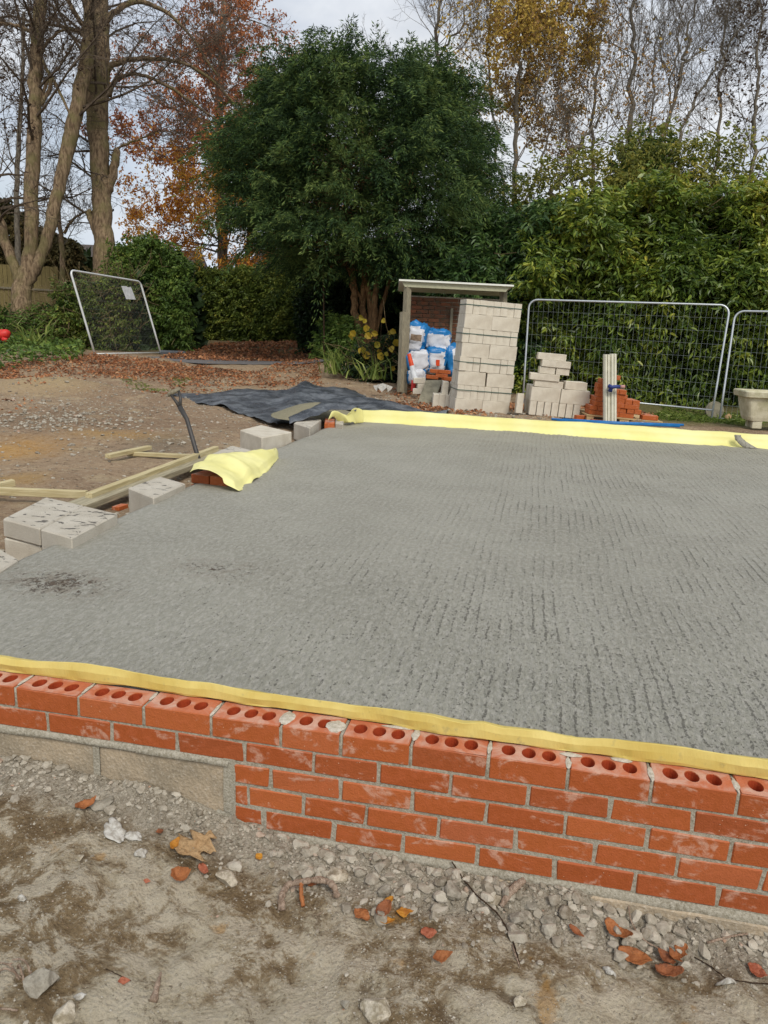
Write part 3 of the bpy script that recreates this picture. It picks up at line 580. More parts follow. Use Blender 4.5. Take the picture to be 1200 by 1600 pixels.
# ------------------------------------------------------------------ yellow membrane, near
def strip(name, us, section, noisef, mat, parent=None, thick=.002, lab=None):
    m = len(section(us[0], 0)); V = np.array([section(u, i) for i, u in enumerate(us)]).reshape(-1, 3)
    i = (np.arange(len(us)-1)[:, None]*m+np.arange(m-1)).ravel(); F = np.stack([i, i+m, i+m+1, i+1], 1)
    o = link(name, npmesh(name, V, F, True), mat, parent); sd_ = o.modifiers.new('thick', 'SOLIDIFY'); sd_.thickness = thick; sd_.offset = 0; return o
def n1d(x, s, f=1.0, o=3): return float(fbm([[x*f, 3.3*s, 1.7]], o, s))
def pw(u, seed, sp):
    """random values joined by straight creases"""
    r = random.Random(seed); k = pw.c.get((seed, sp))
    if k is None:
        xs_ = [-1.2]; 
        while xs_[-1] < 4.6: xs_.append(xs_[-1]+sp*r.uniform(.45, 1.6))
        k = pw.c[(seed, sp)] = (xs_, [r.uniform(-1, 1) for _ in xs_])
    return float(np.interp(u, *k))
pw.c = {}
def sec_near(u, i):
    a_, b_, c_ = pw(u, 1, .34), pw(u, 2, .12), pw(u, 3, .05); d_, e_ = pw(u, 4, .28), pw(u, 5, .09)
    hh = max(.014, .030+.012*a_+.006*b_+.0015*c_+float(np.interp(u, [-.2, .6, 1.4, 2.6], [-.008, -.002, .002, .007]))); lip = .092-.013*d_-.005*e_
    return [(u, .165, .014), (u, .140, .020+.001*c_), (u, .124+.004*b_, .024+hh*.45), (u, .113+.003*e_, .023+hh*.85), (u, lip+.011+.003*b_, .022+hh), (u, lip+.0075+.003*b_, .0215+hh*.985), (u, lip+.001+.004*pw(u, 6, .07), .014+hh*.62), (u, lip+.001+.003*pw(u, 7, .06), .002+max(.004, hh*.26+.003*e_)), (u, lip+.002+.002*c_, .0012+max(.0, .002+.003*pw(u, 8, .2)))]
dpm = strip('damp_proof_membrane', np.arange(-.9, 4.2, .01), sec_near, None, M['dpm'], thick=.0012, lab=None); dpm.data.polygons.foreach_set('use_smooth', np.zeros(len(dpm.data.polygons), bool))
tag(dpm, 'wavy yellow plastic membrane lip running along the near brick wall top', 'plastic sheet')

# far lip of the membrane and its low backing wall
def sec_far(u, i):
    wv = n1d(u, 61, 1.2, 3); w2 = n1d(u, 62, 6, 3); h = .135+.03*wv+.012*w2+.006*pw(u, 9, .3)
    if u < -.35: h *= np.interp(u, [-.75, -.35], [.75, 1.0])
    return [(u, 7.40, .016), (u, 7.47+.02*w2, .020), (u, 7.50+.02*wv, .06), (u, 7.515+.03*wv, .02+h*.6), (u, 7.53+.02*wv, .02+h), (u, 7.60, .02+h+.008), (u, 7.66, .01+h), (u, 7.69, h-.05)]
o = strip('damp_proof_membrane', np.arange(-.62, 6.2, .04), sec_far, None, M['dpm_far'])
tag(o, 'pale yellow plastic membrane standing up along the far edge of the slab', 'plastic sheet')
mb = MB(); mb.add(*boxv((2.8, 7.61, -.03), (6.8, .1, .34), .01)); o = link('low_block_wall', mb.mesh('low_block_wall', M['block'])); tag(o, 'low wall hidden in the yellow membrane behind the far slab edge', 'wall')
# mortar spilled over the far lip
p = on(1148, 690, .05); k = 14; V = []
for i in range(k):
    t = i/(k-1)
    for s in (-1, 0, 1): V.append((p[0]-.03+.16*t*t+s*(.035+.035*t), 7.485-.035*s*s*0-.012*(1-t)-.09*t, .15-.135*t))
i = (np.arange(k-1)[:, None]*3+np.arange(2)).ravel(); V = np.array(V); V[:, 0] += .03*fbm(V*30, 2, 5); V[:, 1] -= .02
o = link('spilled_mortar', npmesh('spilled_mortar', V, np.stack([i, i+1, i+4, i+3], 1), True), M['slab']); md = o.modifiers.new('thick', 'SOLIDIFY'); md.thickness = .012
tag(o, 'grey concrete splash over the yellow membrane at the far right edge', 'mortar')

# ================================================================== things on the site
def bev_mesh(name, verts, faces, mat, bev=.006, seg=1, smooth=False):
    bm = bmesh.new(); vs = [bm.verts.new(v) for v in verts]
    for f in faces: bm.faces.new([vs[i] for i in f])
    bmesh.ops.recalc_face_normals(bm, faces=bm.faces)
    if bev: bmesh.ops.bevel(bm, geom=list(bm.edges), offset=bev, segments=seg, affect='EDGES', profile=.6, clamp_overlap=True)
    me = bpy.data.meshes.new(name); bm.to_mesh(me); bm.free()
    if mat: me.materials.append(mat)
    return me
def polyblock(name, pix, zt, zb, mat, bev=.007, jit=.003):
    c = [on(px, py, zt) for px, py in pix]; n = len(c); r = random.Random(int(c[0][0]*1000))
    V = [(p[0], p[1], p[2]+r.uniform(-jit, jit)) for p in c]+[(p[0]+r.uniform(-jit, jit), p[1]+r.uniform(-jit, jit), zb) for p in c]
    F = [tuple(range(n)), tuple(range(2*n-1, n-1, -1))]+[(i, i+n, (i+1) % n+n, (i+1) % n) for i in range(n)]
    return link(name, bev_mesh(name, V, F, mat, bev))
def mbox(name, size, mat, bev=.005, jit=0):
    V, F = boxv((0, 0, 0), size, bev, jit); return npmesh(name, V, F, False, [mat])

# blocks along the left edge of the slab
GE = 'concrete blocks edging the left side of the slab'
BL = [([(72, 776), (131, 789), (62, 826), (4, 811)], .075, -.025, 'pale mortar-splattered block, upper left one of the pair nearest the camera beside the slab', 'block_splat'),
      ([(131, 790), (184, 803), (112, 841), (63, 827)], .074, -.06, 'pale mortar-splattered block touching the slab beside the nearest double stack', 'block_splat'),
      ([(72, 800), (131, 811), (64, 854), (6, 840)], -.029, -.2, 'lower block carrying the splattered pair nearest the camera', 'block'),
      ([(200, 762), (250, 745), (290, 755), (240, 778)], .06, -.12, 'single block with spotted white top between the near pair and the draped brick pier', 'block_splat'),
      ([(-60, 850), (-10, 852), (29, 874), (-20, 905)], .03, -.1, 'block cut by the left picture edge, lying lowest beside the slab', 'block_splat'),
      ([(325, 712), (362, 696), (392, 703), (355, 722)], .085, -.12, 'block half hidden behind the yellow-draped brick pier', 'block_splat'),
      ([(375, 672), (408, 664), (456, 675), (409, 684)], .115, -.13, 'large clean block beside the slab, between brick pier and black sheet', 'block'),
      ([(459, 661), (478, 650), (502, 656), (484, 669)], .085, -.1, 'farthest pale block, tucked under the edge of the black sheet', 'block_splat'),
      ([(524, 652), (538, 652), (536, 663), (524, 661)], .07, -.05, 'small white block beside the lone red brick at the far slab corner', 'block_splat')]
for pix, zt_, zb_, lab, mt in BL: tag(polyblock('concrete_block', pix, zt_, zb_, M[mt]), lab, 'block', GE)
o = polyblock('red_brick', [(508, 653), (523, 652), (523, 661), (507, 661)], .07, -.04, M['brick']); tag(o, 'lone red brick at the far left corner of the slab', 'brick')
# brick pier wrapped with membrane
pier = thing('brick_pier', 'low red brick pier under a yellow sheet on the left slab edge', 'pier', tuple(on(325, 760, 0)))
pa, pb, pc = on(297, 757, 0)[:2], on(358, 764, 0)[:2], on(345, 706, .1)[:2]
dirx = unit(pb-pa); diry = np.array([-dirx[1], dirx[0]]); angp = math.atan2(dirx[1], dirx[0])
pm = MB(); Mr = Matrix.Rotation(angp, 4, 'Z')
for r_ in range(3):
    for c_ in range(2):
        for l_ in range(3):
            cxy = pa+dirx*(.08+.155*c_)+diry*(.055+.115*l_); pm.add(*boxv((cxy[0], cxy[1], -.14+.075*r_+.035), (.145, .105, .065), .003, .001, Mr))
link('brickwork', pm.mesh('brickwork', M['brick']), None, pier)
c0 = pa+dirx*.155+diry*.18; pm = MB(); pm.add(*boxv((c0[0], c0[1], -.06), (.28, .32, .19), .002, 0, Mr)); link('mortar', pm.mesh('mortar', M['mortar']), None, pier)
# draped sheet over the pier
def drape(name, edgeL, edgeR, zfun, mat, nu=40, nv=30, thick=.003, amp=.02, fr=6, seed=3):
    eL = np.array(edgeL, float); eR = np.array(edgeR, float); t = np.linspace(0, 1, nu)
    pl = np.stack([np.interp(t, np.linspace(0, 1, len(eL)), eL[:, k]) for k in range(3)], 1); pr = np.stack([np.interp(t, np.linspace(0, 1, len(eR)), eR[:, k]) for k in range(3)], 1)
    s = np.linspace(0, 1, nv)[None, :, None]; P = (pl[:, None]*(1-s)+pr[:, None]*s).reshape(-1, 3); TT, SS = np.meshgrid(t, s.ravel(), indexing='ij')
    P[:, 2] += zfun(TT.ravel(), SS.ravel()) + amp*fbm(P*[fr, fr, 0]+seed, 4, seed)*2 + amp*1.1*(.22-np.abs(fbm(P*[fr*1.3, fr*1.3, 0]+seed*3, 3, seed+7)))*2
    P[:, :2] += amp*1.2*np.stack([fbm(P*fr*.8+3, 3, seed+1), fbm(P*fr*.8+7, 3, seed+2)], 1)
    i = (np.arange(nu-1)[:, None]*nv+np.arange(nv-1)).ravel(); F = np.stack([i, i+1, i+nv+1, i+nv], 1)
    o = link(name, npmesh(name, P, F, True), mat); md = o.modifiers.new('thick', 'SOLIDIFY'); md.thickness = thick; md.offset = 0; return o
eL = [on(297, 745, .09), on(303, 731, .12), on(322, 722, .12), on(345, 712, .13), on(372, 711, .12), on(428, 709, .08)]
eR = [on(354, 758, .06), on(372, 768, .022), on(394, 754, .022), on(410, 743, .022), on(424, 731, .022), on(436, 714, .03)]
o = drape('yellow_sheet', eL, eR, lambda t, s: .02+.055*np.sin(np.pi*s)*(1-.2*t)-.03*(s > .9)-.02*np.exp(-((t-.36)/.05)**2)*s+.025*np.exp(-((t-.46)/.07)**2), M['dpm_far'], 60, 34, .003, .018, 5)
tag(o, 'crumpled yellow plastic sheet draped over the small brick pier at the slab edge', 'plastic sheet')
V = []; us = np.linspace(0, 1, 24)
fr0 = [on(297, 746, .075), on(315, 752, .07), on(335, 750, .07), on(357, 753, .07)]
# folded sheet at the far left slab corner
eL = [on(513, 656, .12), on(522, 647, .16), on(545, 646, .16), on(566, 643, .17)]; eR = [on(528, 662, .03), on(545, 662, .04), on(556, 661, .03), on(568, 660, .04)]
o = drape('yellow_sheet', eL, eR, lambda t, s: .05*np.sin(np.pi*s)+.05*np.sin(t*9)*(1-s), M['dpm_far'], 40, 24, .003, .03, 4, 9)
tag(o, 'folded end of yellow plastic sheet gathered at the far left slab corner', 'plastic sheet')

# spade standing in the ground
sp = thing('spade', 'muddy spade standing upright beside the timber planks', 'spade', tuple(on(312, 732, -.13)))
b0 = at(314, 730, 6.95); b1 = at(305, 700, 7.0); b2 = at(292, 655, 7.06); b3 = at(281, 636, 7.1)
V, F = tube([b0, b1, b2, b3], [.022, .021, .020, .024], 10); link('shaft', npmesh('shaft', V, F, True), M['black_metal'], sp)
hm = MB(); t1 = at(268, 617, 7.12); t2 = at(277, 611, 7.14); t3 = at(283, 625, 7.12)
hm.add(*tube([b3, at(274, 626, 7.11), at(267, 617, 7.12)], [.02, .014, .013], 8)); hm.add(*tube([b3, at(282, 622, 7.11), at(279, 610, 7.14)], [.02, .014, .013], 8))
link('yoke', hm.mesh('yoke', M['black_metal'], True), None, sp)
V, F = tube([at(262, 618, 7.12), at(270, 613, 7.13), at(281, 607, 7.14)], [.019, .021, .018], 10); link('grip', npmesh('grip', V, F, True), M['post_wood'], sp)
fwd2 = unit(b0-b1); rt2 = unit(np.cross(fwd2, FWD)); V = []
for t in np.linspace(0, 1, 6):
    for s in np.linspace(-1, 1, 7): V.append(b0+fwd2*(.27*t-.02)+rt2*s*.09*(1-.12*t*t)+FWD*(.015*s*s))
i = (np.arange(5)[:, None]*7+np.arange(6)).ravel(); o = link('blade', npmesh('blade', V, np.stack([i, i+1, i+8, i+7], 1), True), M['black_metal'], sp); o.modifiers.new('t', 'SOLIDIFY').thickness = .004

# loose timbers
def beam(name, p, q, w_, h_, mat, lab, group='loose timber battens on the yard', tw=0.0):
    p = np.array(p); q = np.array(q); L_ = np.linalg.norm(q-p); o = link(name, mbox(name, (L_, w_, h_), M[mat], .003, .002)); d = Vector(q-p).normalized()
    z = Vector((0, 0, 1)); y = z.cross(d).normalized(); z = d.cross(y); Mx = Matrix((d, y, z)).transposed().to_4x4(); Mx = Mx @ Matrix.Rotation(tw, 4, 'X'); Mx.translation = Vector((p+q)/2); o.matrix_world = Mx
    return tag(o, lab, 'timber', group)
beam('timber_plank', on(118, 793, -.09), on(350, 706, -.06), .16, .045, 'timber_grey', 'long grey plank running past the spade towards the draped pier')
beam('timber_plank', on(138, 776, -.055), on(338, 701, -.02), .05, .05, 'timber', 'long pale batten lying on the grey plank beside the near blocks')
beam('timber_batten', on(-60, 765, -.11), on(136, 773, -.08), .045, .055, 'timber', 'pale batten running out of the left picture edge to the plank')
beam('timber_batten', on(-40, 768, -.13), on(22, 754, -.10), .05, .05, 'timber', 'short batten end at the left picture edge')
beam('timber_batten', on(168, 713, -.10), on(234, 699, -.10), .06, .04, 'timber', 'short pale batten lying farthest back on the yard')
beam('timber_batten', on(200, 709, -.13), on(322, 714, -.11), .045, .04, 'timber', 'thin pale batten leading to the foot of the spade')
beam('brick_shard', on(180, 795, -.15), on(195, 790, -.15), .06, .03, 'orange' if False else 'brick', 'small pinkish brick fragment beside the plank', 'brick fragments')

# black polythene sheet with spoil on it
top = [(262, 617), (300, 613), (370, 611), (440, 612), (472, 604), (500, 606), (540, 606), (566, 616), (600, 632), (650, 642), (702, 652)]
bot = [(268, 621), (300, 626), (350, 637), (392, 652), (432, 664), (450, 662), (468, 650), (520, 640), (560, 643), (620, 652), (695, 657)]
eL = []; eR = []
for k_, (px, py) in enumerate(top): q = on(px, py, .02); z_ = base_z(q[0], q[1])+.05; eL.append(on(px, py, float(z_)))
for k_, (px, py) in enumerate(bot): q = on(px, py, -.04); z_ = float(base_z(q[0], q[1]))+.045; eR.append(on(px, py, z_))
o = drape('black_sheet', eL, eR, lambda t, s: .06*np.sin(np.pi*s)*np.clip(t*3, 0, 1)+.12*np.exp(-((t-.42)/.05)**2)*(1-s)**2+.03*np.sin(t*24+s*5)*np.sin(np.pi*s), M['tarp'], 150, 60, .004, .055, 1.7, 5)
tag(o, 'wrinkled black plastic sheet spread on the yard behind the left slab edge', 'plastic sheet')
# flap of the sheet turned up at the slab corner
eL = [at(450, 655, 9.0), at(478, 643, 9.3), at(505, 629, 9.6), at(540, 630, 9.6), at(558, 638, 9.4)]; eR = [at(452, 664, 8.8), at(482, 655, 8.9), at(500, 652, 9.0), at(516, 640, 9.2), at(556, 643, 9.3)]
o = drape('black_sheet', eL, eR, lambda t, s: .04*np.sin(np.pi*s), M['tarp'], 50, 24, .004, .03, 3, 8); tag(o, 'turned-up flap of black sheet over the far left slab corner', 'plastic sheet')
c_ = at(488, 640, 9.9); n = 34; V = []
for a in range(n):
    for r_ in range(10):
        rr = r_/9; th = a*2*math.pi/n; x = c_[0]+.52*rr*math.cos(th); y = c_[1]+.1+.8*rr*math.sin(th); V.append((x, y, c_[2]-.07+.14*(1-rr**2)**1.3))
V = np.array(V); V[:, 2] += .03*fbm(V*6, 4, 3); F = [(a*10+r_, a*10+r_+1, ((a+1) % n)*10+r_+1, ((a+1) % n)*10+r_) for a in range(n) for r_ in range(9)]
o = link('cement_heap', npmesh('cement_heap', V, np.array(F), True), M['heap']); tag(o, 'flat heap of grey-brown mortar dumped on the black sheet', 'mortar heap')

# ------------------------------------------------------------------ stacks of blocks
blk_long = mbox('block_long', (.438, .1, .213), M['block'], .004, .0015)
me_hdr = [npmesh('concrete_block', *boxv((0, 0, 0), (.438, .1075, .213), .003, .0012), False, [M['block']]) for _ in range(4)]
me_var = [npmesh('concrete_block', *(lambda r: (r[0], r[1]))(boxv((0, 0, 0), (.438, .1, .213), .004, .002)), False, [M['block']]) for _ in range(5)]
def frame(origin, yaw, tilt=0.0):
    return Matrix.Translation(Vector(origin)) @ Matrix.Rotation(-tilt, 4, Vector((math.cos(YAW), math.sin(YAW), 0)).cross(Vector((0, 0, 1)))) @ Matrix.Rotation(yaw, 4, 'Z')
def put(name, me, Fm, loc, rot=(0, 0, 0), label='', cat='block', group=None):
    o = bpy.data.objects.new(name, me); COL.objects.link(o)
    o.matrix_world = Fm @ Matrix.Translation(Vector(loc)) @ Matrix.Rotation(rot[2], 4, 'Z') @ Matrix.Rotation(rot[1], 4, 'Y') @ Matrix.Rotation(rot[0], 4, 'X'); return tag(o, label, cat, group)
ORD = ['bottom', 'second', 'third', 'fourth', 'fifth', 'sixth', 'seventh', 'top']; NTH = ['first', 'second', 'third', 'fourth', 'fifth', 'sixth', 'seventh', 'eighth']
o0 = at(710, 644, 12.1); FS = frame(o0, YAW+R(8), -R(2.4)*-1)
GS = 'pale concrete blocks in the tall strapped stack'
rs = random.Random(5)
for row in range(8):
    z = .1085+.2155*row; sh = [0, .012, 0, .0, .008, -.004, .0, .006][row]
    if row % 2 == 0:
        gap = [.002, .0, .02, .0, .004, .0, .004, .0][row]
        for dpt in range(4):
            for c_ in range(2):
                put('concrete_block', me_var[rs.randrange(5)], FS, (.22+c_*(.441+gap)+sh+rs.uniform(-.006, .006), .055+dpt*.108+rs.uniform(-.006, .006), z), (0, 0, rs.uniform(-.012, .012)),
                    label=f"long-faced block, {['left', 'right'][c_]} one {['in front', 'second from front', 'third from front', 'at the back'][dpt]}, {ORD[row]} row of tall strapped stack", group=GS)
    else:
        for c_ in range(8):
            put('concrete_block', me_hdr[rs.randrange(4)], FS, (.055+c_*.1095+sh+rs.uniform(-.003, .003), .225+rs.uniform(-.008, .008), z+rs.uniform(-.003, .003)), (0, 0, math.pi/2+rs.uniform(-.012, .012)),
                label=f"end-on block, {NTH[c_]} from left in the {ORD[row]} row of the tall strapped stack", group=GS)
        s_m = MB(); e = .004; hz = .004
        for (cx, cy, sx, sy) in ((.44+sh, -.003, .9, .003), (.44+sh, .455, .9, .003), (-.006+sh, .226, .003, .45), (.884+sh, .226, .003, .45)): s_m.add(*boxv((cx, cy, z+.03-.0), (sx, sy, .012), .0005))
        o = bpy.data.objects.new('strap', s_m.mesh('strap', M['strap'])); COL.objects.link(o); o.matrix_world = FS; tag(o, f"thin green strap round the {ORD[row]} row of the tall block stack", 'strap', 'green straps round the tall block stack')

# small stepped pile of blocks
o1 = at(826, 648, 11.75); FB = frame(o1, YAW-R(4), R(2.2)); GP = 'pale blocks in the small stepped pile'
flat = {}
def blk(w_, h_, d_):
    k = (round(w_, 3), round(h_, 3), round(d_, 3))
    if k not in flat: flat[k] = npmesh('concrete_block', *boxv((0, 0, 0), (w_, d_, h_), .005, .003), False, [M['block']])
    return flat[k]
def pb_(u, z, w_, h_, d_, lab, y=0.0, rz=0.0, rx=0.0): put('concrete_block', blk(w_, h_, d_), FB, (u+w_/2, y+d_/2, z+h_/2), (rx, 0, rz), lab, 'block', GP)
for k_ in range(7): pb_(.0+.11*k_, 0, .1, .213, .44, f"end-on block, {NTH[k_]} from left in the bottom row of the small stepped pile")
for y_, nm in ((.0, 'front'), (.11, 'middle'), (.22, 'back')):
    pb_(.0, .215, .438, .213, .1, f"upright long block, left {nm} one in second layer of small stepped pile", y_); pb_(.445, .213, .43, .213, .1, f"upright long block, right {nm} one in second layer of small stepped pile", y_)
pb_(.03, .43, .43, .1, .215, 'flat block in the third layer of the small stepped pile'); pb_(-.05, .532, .44, .1, .215, 'flat block jutting left in the fourth layer of the small stepped pile', -.02)
pb_(.46, .43, .35, .12, .215, 'rough broken block resting askew on the right shoulder of the small pile', .03, .25)
pb_(.08, .635, .23, .1, .215, 'left half block in the fifth layer of the small pile'); pb_(.325, .635, .2, .1, .215, 'right half block in the fifth layer of the small pile')
pb_(.10, .737, .43, .1, .215, 'flat block under the topmost one of the small pile', -.02); pb_(.03, .839, .42, .1, .215, 'topmost flat block of the small stepped pile')
pb_(-.02, .0, .1, .43, .2, 'block standing on end behind the left side of the small pile', .45); pb_(-.19, -.01, .1, .3, .22, 'weathered block leaning at the left foot of the small pile', .12, .0, -.1)

# brick pallet
o2 = at(915, 661, 11.35); FP = frame(o2, YAW-R(2), R(3.0))
pl = thing('pallet', 'wooden pallet carrying the stepped heap of red bricks', 'pallet'); pl.matrix_world = FP
def child(name, me, par, mat=None):
    o = bpy.data.objects.new(name, me); COL.objects.link(o)
    if mat and not me.materials: me.materials.append(mat)
    o.parent = par; return o
for i_ in range(6): child('deck_board', npmesh('deck_board', *boxv((.56, .05+.15*i_, .118), (1.12, .1, .022), .003, .002), False, [M['pallet']]), pl)
for x_ in (.06, .56, 1.06):
    for y_ in (.06, .43, .8): child('bearer_block', npmesh('bearer_block', *boxv((x_, y_, .055), (.1 if x_ != .56 else .14, .1, .1), .003, .002), False, [M['pallet']]), pl)
bk = [npmesh('red_brick', *boxv((0, 0, 0), (.215, .1025, .065), .004, .0015), False, [M['brick_far']]) for _ in range(4)]
sx = lambda zx: (zx-552)/509.0
LAY = [(570, 990), (572, 990), (600, 990), (605, 935), (612, 925), (605, 835), (600, 800), (620, 730), (650, 715), (672, 702)]
GBk = 'red bricks heaped on the pallet'; rs = random.Random(11); first = True
for li, (a, b) in enumerate(LAY):
    u0, u1 = sx(a), sx(b); z = .13+.0335+.0665*li; rowsy = 3 if li < 4 else 2 if li < 7 else 1
    for ry in range(rowsy):
        if li % 2 == 0: st, wd = .22, .215
        else: st, wd = .108, .1025
        n_ = max(1, int((u1-u0+.01)/st)); dep = .11 if li % 2 == 0 else .22
        if li % 2 == 1 and ry > (rowsy-1)//2: continue
        for k_ in range(n_):
            x = u0+st*k_+wd/2; 
            put('red_brick', bk[rs.randrange(4)], FP, (x+rs.uniform(-.004, .004), .03+dep*ry+dep/2+rs.uniform(-.012, .012), z), (0, 0, (0 if li % 2 == 0 else math.pi/2)+rs.uniform(-.04, .04)),
                f"red brick {NTH[min(k_, 7)] if n_ > 1 else 'alone'}{' from left' if n_ > 1 else ''}, {['front', 'middle', 'back'][ry]} line, layer {li+1} up from pallet", 'brick', GBk)
for k_, (zx, zz, rot) in enumerate([(1015, 0.165, .2), (1075, 0.165, 1.4), (1040, 0.165, 1.5)]):
    put('red_brick', bk[k_], FP, (sx(zx), .08+.1*k_, zz), (0, 0, rot), ['loose red brick lying beside the heap on the right of the pallet', 'loose red brick at the right pallet corner', 'loose red brick behind the right pallet corner'][k_], 'brick', GBk)
put('red_brick', bk[0], FP, (sx(522), .1, .05), (math.pi/2, 0, .5), 'red brick standing on the ground between block pile and pallet', 'brick', GBk)
put('red_brick', bk[1], FP, (sx(640), -.02, .035), (0, 0, .1), 'dull pink brick lying on the ground under the front of the pallet', 'brick', GBk)
put('red_brick', bk[2], FP, (sx(1145), -.12, .02), (0, 0, .1), 'small brick piece on the ground right of the pallet', 'brick', GBk)
# two pale posts with a clamp
def profile_post(px0, px1, pyt, pyb, D, lab):
    a = at(px0, pyb, D); b = at(px1, pyb, D); wv = b-a; w_ = np.linalg.norm(wv); ux = unit(wv); uy = np.array([-ux[1], ux[0], 0]); top_ = at(px0, pyt, D)+0*ux; hh = top_[2]-a[2]
    sect = [(0, .03), (.18, 0), (.42, .0), (.5, .022), (.58, 0), (.82, 0), (1, .03), (1, .08), (0, .08)]; V = []
    lean = (top_-a)-np.array([0, 0, hh])
    for t, ins in ((0, 0), (.985, 0), (1, .06)):
        for s, d in sect: V.append(a+ux*w_*(s*(1-ins)+ins/2)+uy*d+lean*t+np.array([0, 0, hh*t]))
    n = len(sect); F = [tuple(range(n))[::-1], tuple(range(2*n, 3*n))]+[(r_*n+i, r_*n+(i+1) % n, (r_+1)*n+(i+1) % n, (r_+1)*n+i) for r_ in (0, 1) for i in range(n)]
    o = link('profile_post', bev_mesh('profile_post', V, F, M['post_stone'], 0)); tag(o, lab, 'post', 'pale fluted posts clamped together')
profile_post(944.5, 954.2, 554, 658, 11.0, 'left pale fluted post standing in front of the brick pallet'); profile_post(954.6, 964.5, 553, 658.5, 11.0, 'right pale fluted post standing in front of the brick pallet')
cl = thing('clamp', 'blue clamp tied round the two pale posts', 'clamp', tuple(at(955, 605, 10.9)))
V, F = tube([at(951, 603, 10.93), at(956, 605, 10.9), at(963, 604, 10.9), at(969, 604, 10.9)], [.03, .026, .024, .02], 10); link('handle', npmesh('handle', V, F, True), M['blue_cloth'], cl)
V, F = tube([at(953, 612, 10.95), at(955, 606, 10.93), at(953, 602, 10.95)], [.03, .03, .02], 10); link('jaw', npmesh('jaw', V, F, True), M['blue_cloth'], cl)
V, F = tube([at(969, 604, 10.9), at(976, 604.5, 10.9)], [.024, .027], 10); link('grip_end', npmesh('grip_end', V, F, True), M['pink'], cl)
# blue pipes
for k_, (a, b) in enumerate((((862, 655), (1062, 666)), ((870, 657), (1040, 664)), ((880, 655.5), (1068, 664)))):
    pa_ = at(a[0], a[1], 10.3); pb2 = at(b[0], b[1], 10.3); V, F = tube([pa_, (pa_+pb2)/2+[0, 0, -.01], pb2], .016, 8); o = link('blue_pipe', npmesh('blue_pipe', V, F, True), M['blue_pipe'])
    tag(o, ['bright blue plastic pipe lying behind the far slab edge, reaching farthest left', 'middle blue plastic pipe behind the far slab edge', 'blue plastic pipe reaching farthest right behind the far slab edge'][k_], 'pipe', 'blue pipes lying behind the slab')

# stone trough
tr = thing('stone_trough', 'weathered pale stone garden trough at the right picture edge', 'trough', tuple(at(1240, 672, 10.9)))
a = at(1164, 663, 10.9); ux = np.array([math.cos(YAW-.06), math.sin(YAW-.06), 0]); uy = np.array([-ux[1], ux[0], 0]); W_, D_ = .95, .42
def trough_ring(z, ox, oy, k=.06):
    pts = []
    for (cx, cy, a0) in ((W_-k-ox, D_-k-oy, 0), (k+ox, D_-k-oy, 90), (k+ox, k+oy, 180), (W_-k-ox, k+oy, 270)):
        for t in range(5): an = R(a0+t*22.5); pts.append(a+ux*(cx+k*math.cos(an))+uy*(cy+k*math.sin(an))+np.array([0, 0, z]))
    return pts
def loft(rings, cap0=True, cap1=True):
    n = len(rings[0]); V = np.concatenate(rings); F = [[r_*n+i, r_*n+(i+1) % n, (r_+1)*n+(i+1) % n, (r_+1)*n+i] for r_ in range(len(rings)-1) for i in range(n)]
    out = [np.array(F)]
    if cap0: out.append(np.array([list(range(n))[::-1]]))
    if cap1: out.append(np.array([list(range((len(rings)-1)*n, len(rings)*n))]))
    if cap0 and cap1: out = [out[0], np.concatenate(out[1:])]
    return V, out
V, F = loft([trough_ring(.05, .07, .05), trough_ring(.10, .045, .035), trough_ring(.3, .0, .0), trough_ring(.375, -.01, -.01)]); link('basin', npmesh('basin', V, F, False), M['trough'], tr)
V, F = loft([trough_ring(.372, -.025, -.02), trough_ring(.385, -.06, -.055), trough_ring(.455, -.07, -.06), trough_ring(.47, -.06, -.05), trough_ring(.468, .0, .0), trough_ring(.42, .02, .02)]); link('rim', npmesh('rim', V, F, False), M['trough'], tr)
for fx in (.14, W_-.26):
    for fy in (.06, D_-.18): V, F = boxv(a+ux*(fx+.06)+uy*(fy+.06)+[0, 0, .0], (.13, .12, .12), .006); link('foot', npmesh('foot', V, F, False), M['trough'], tr)

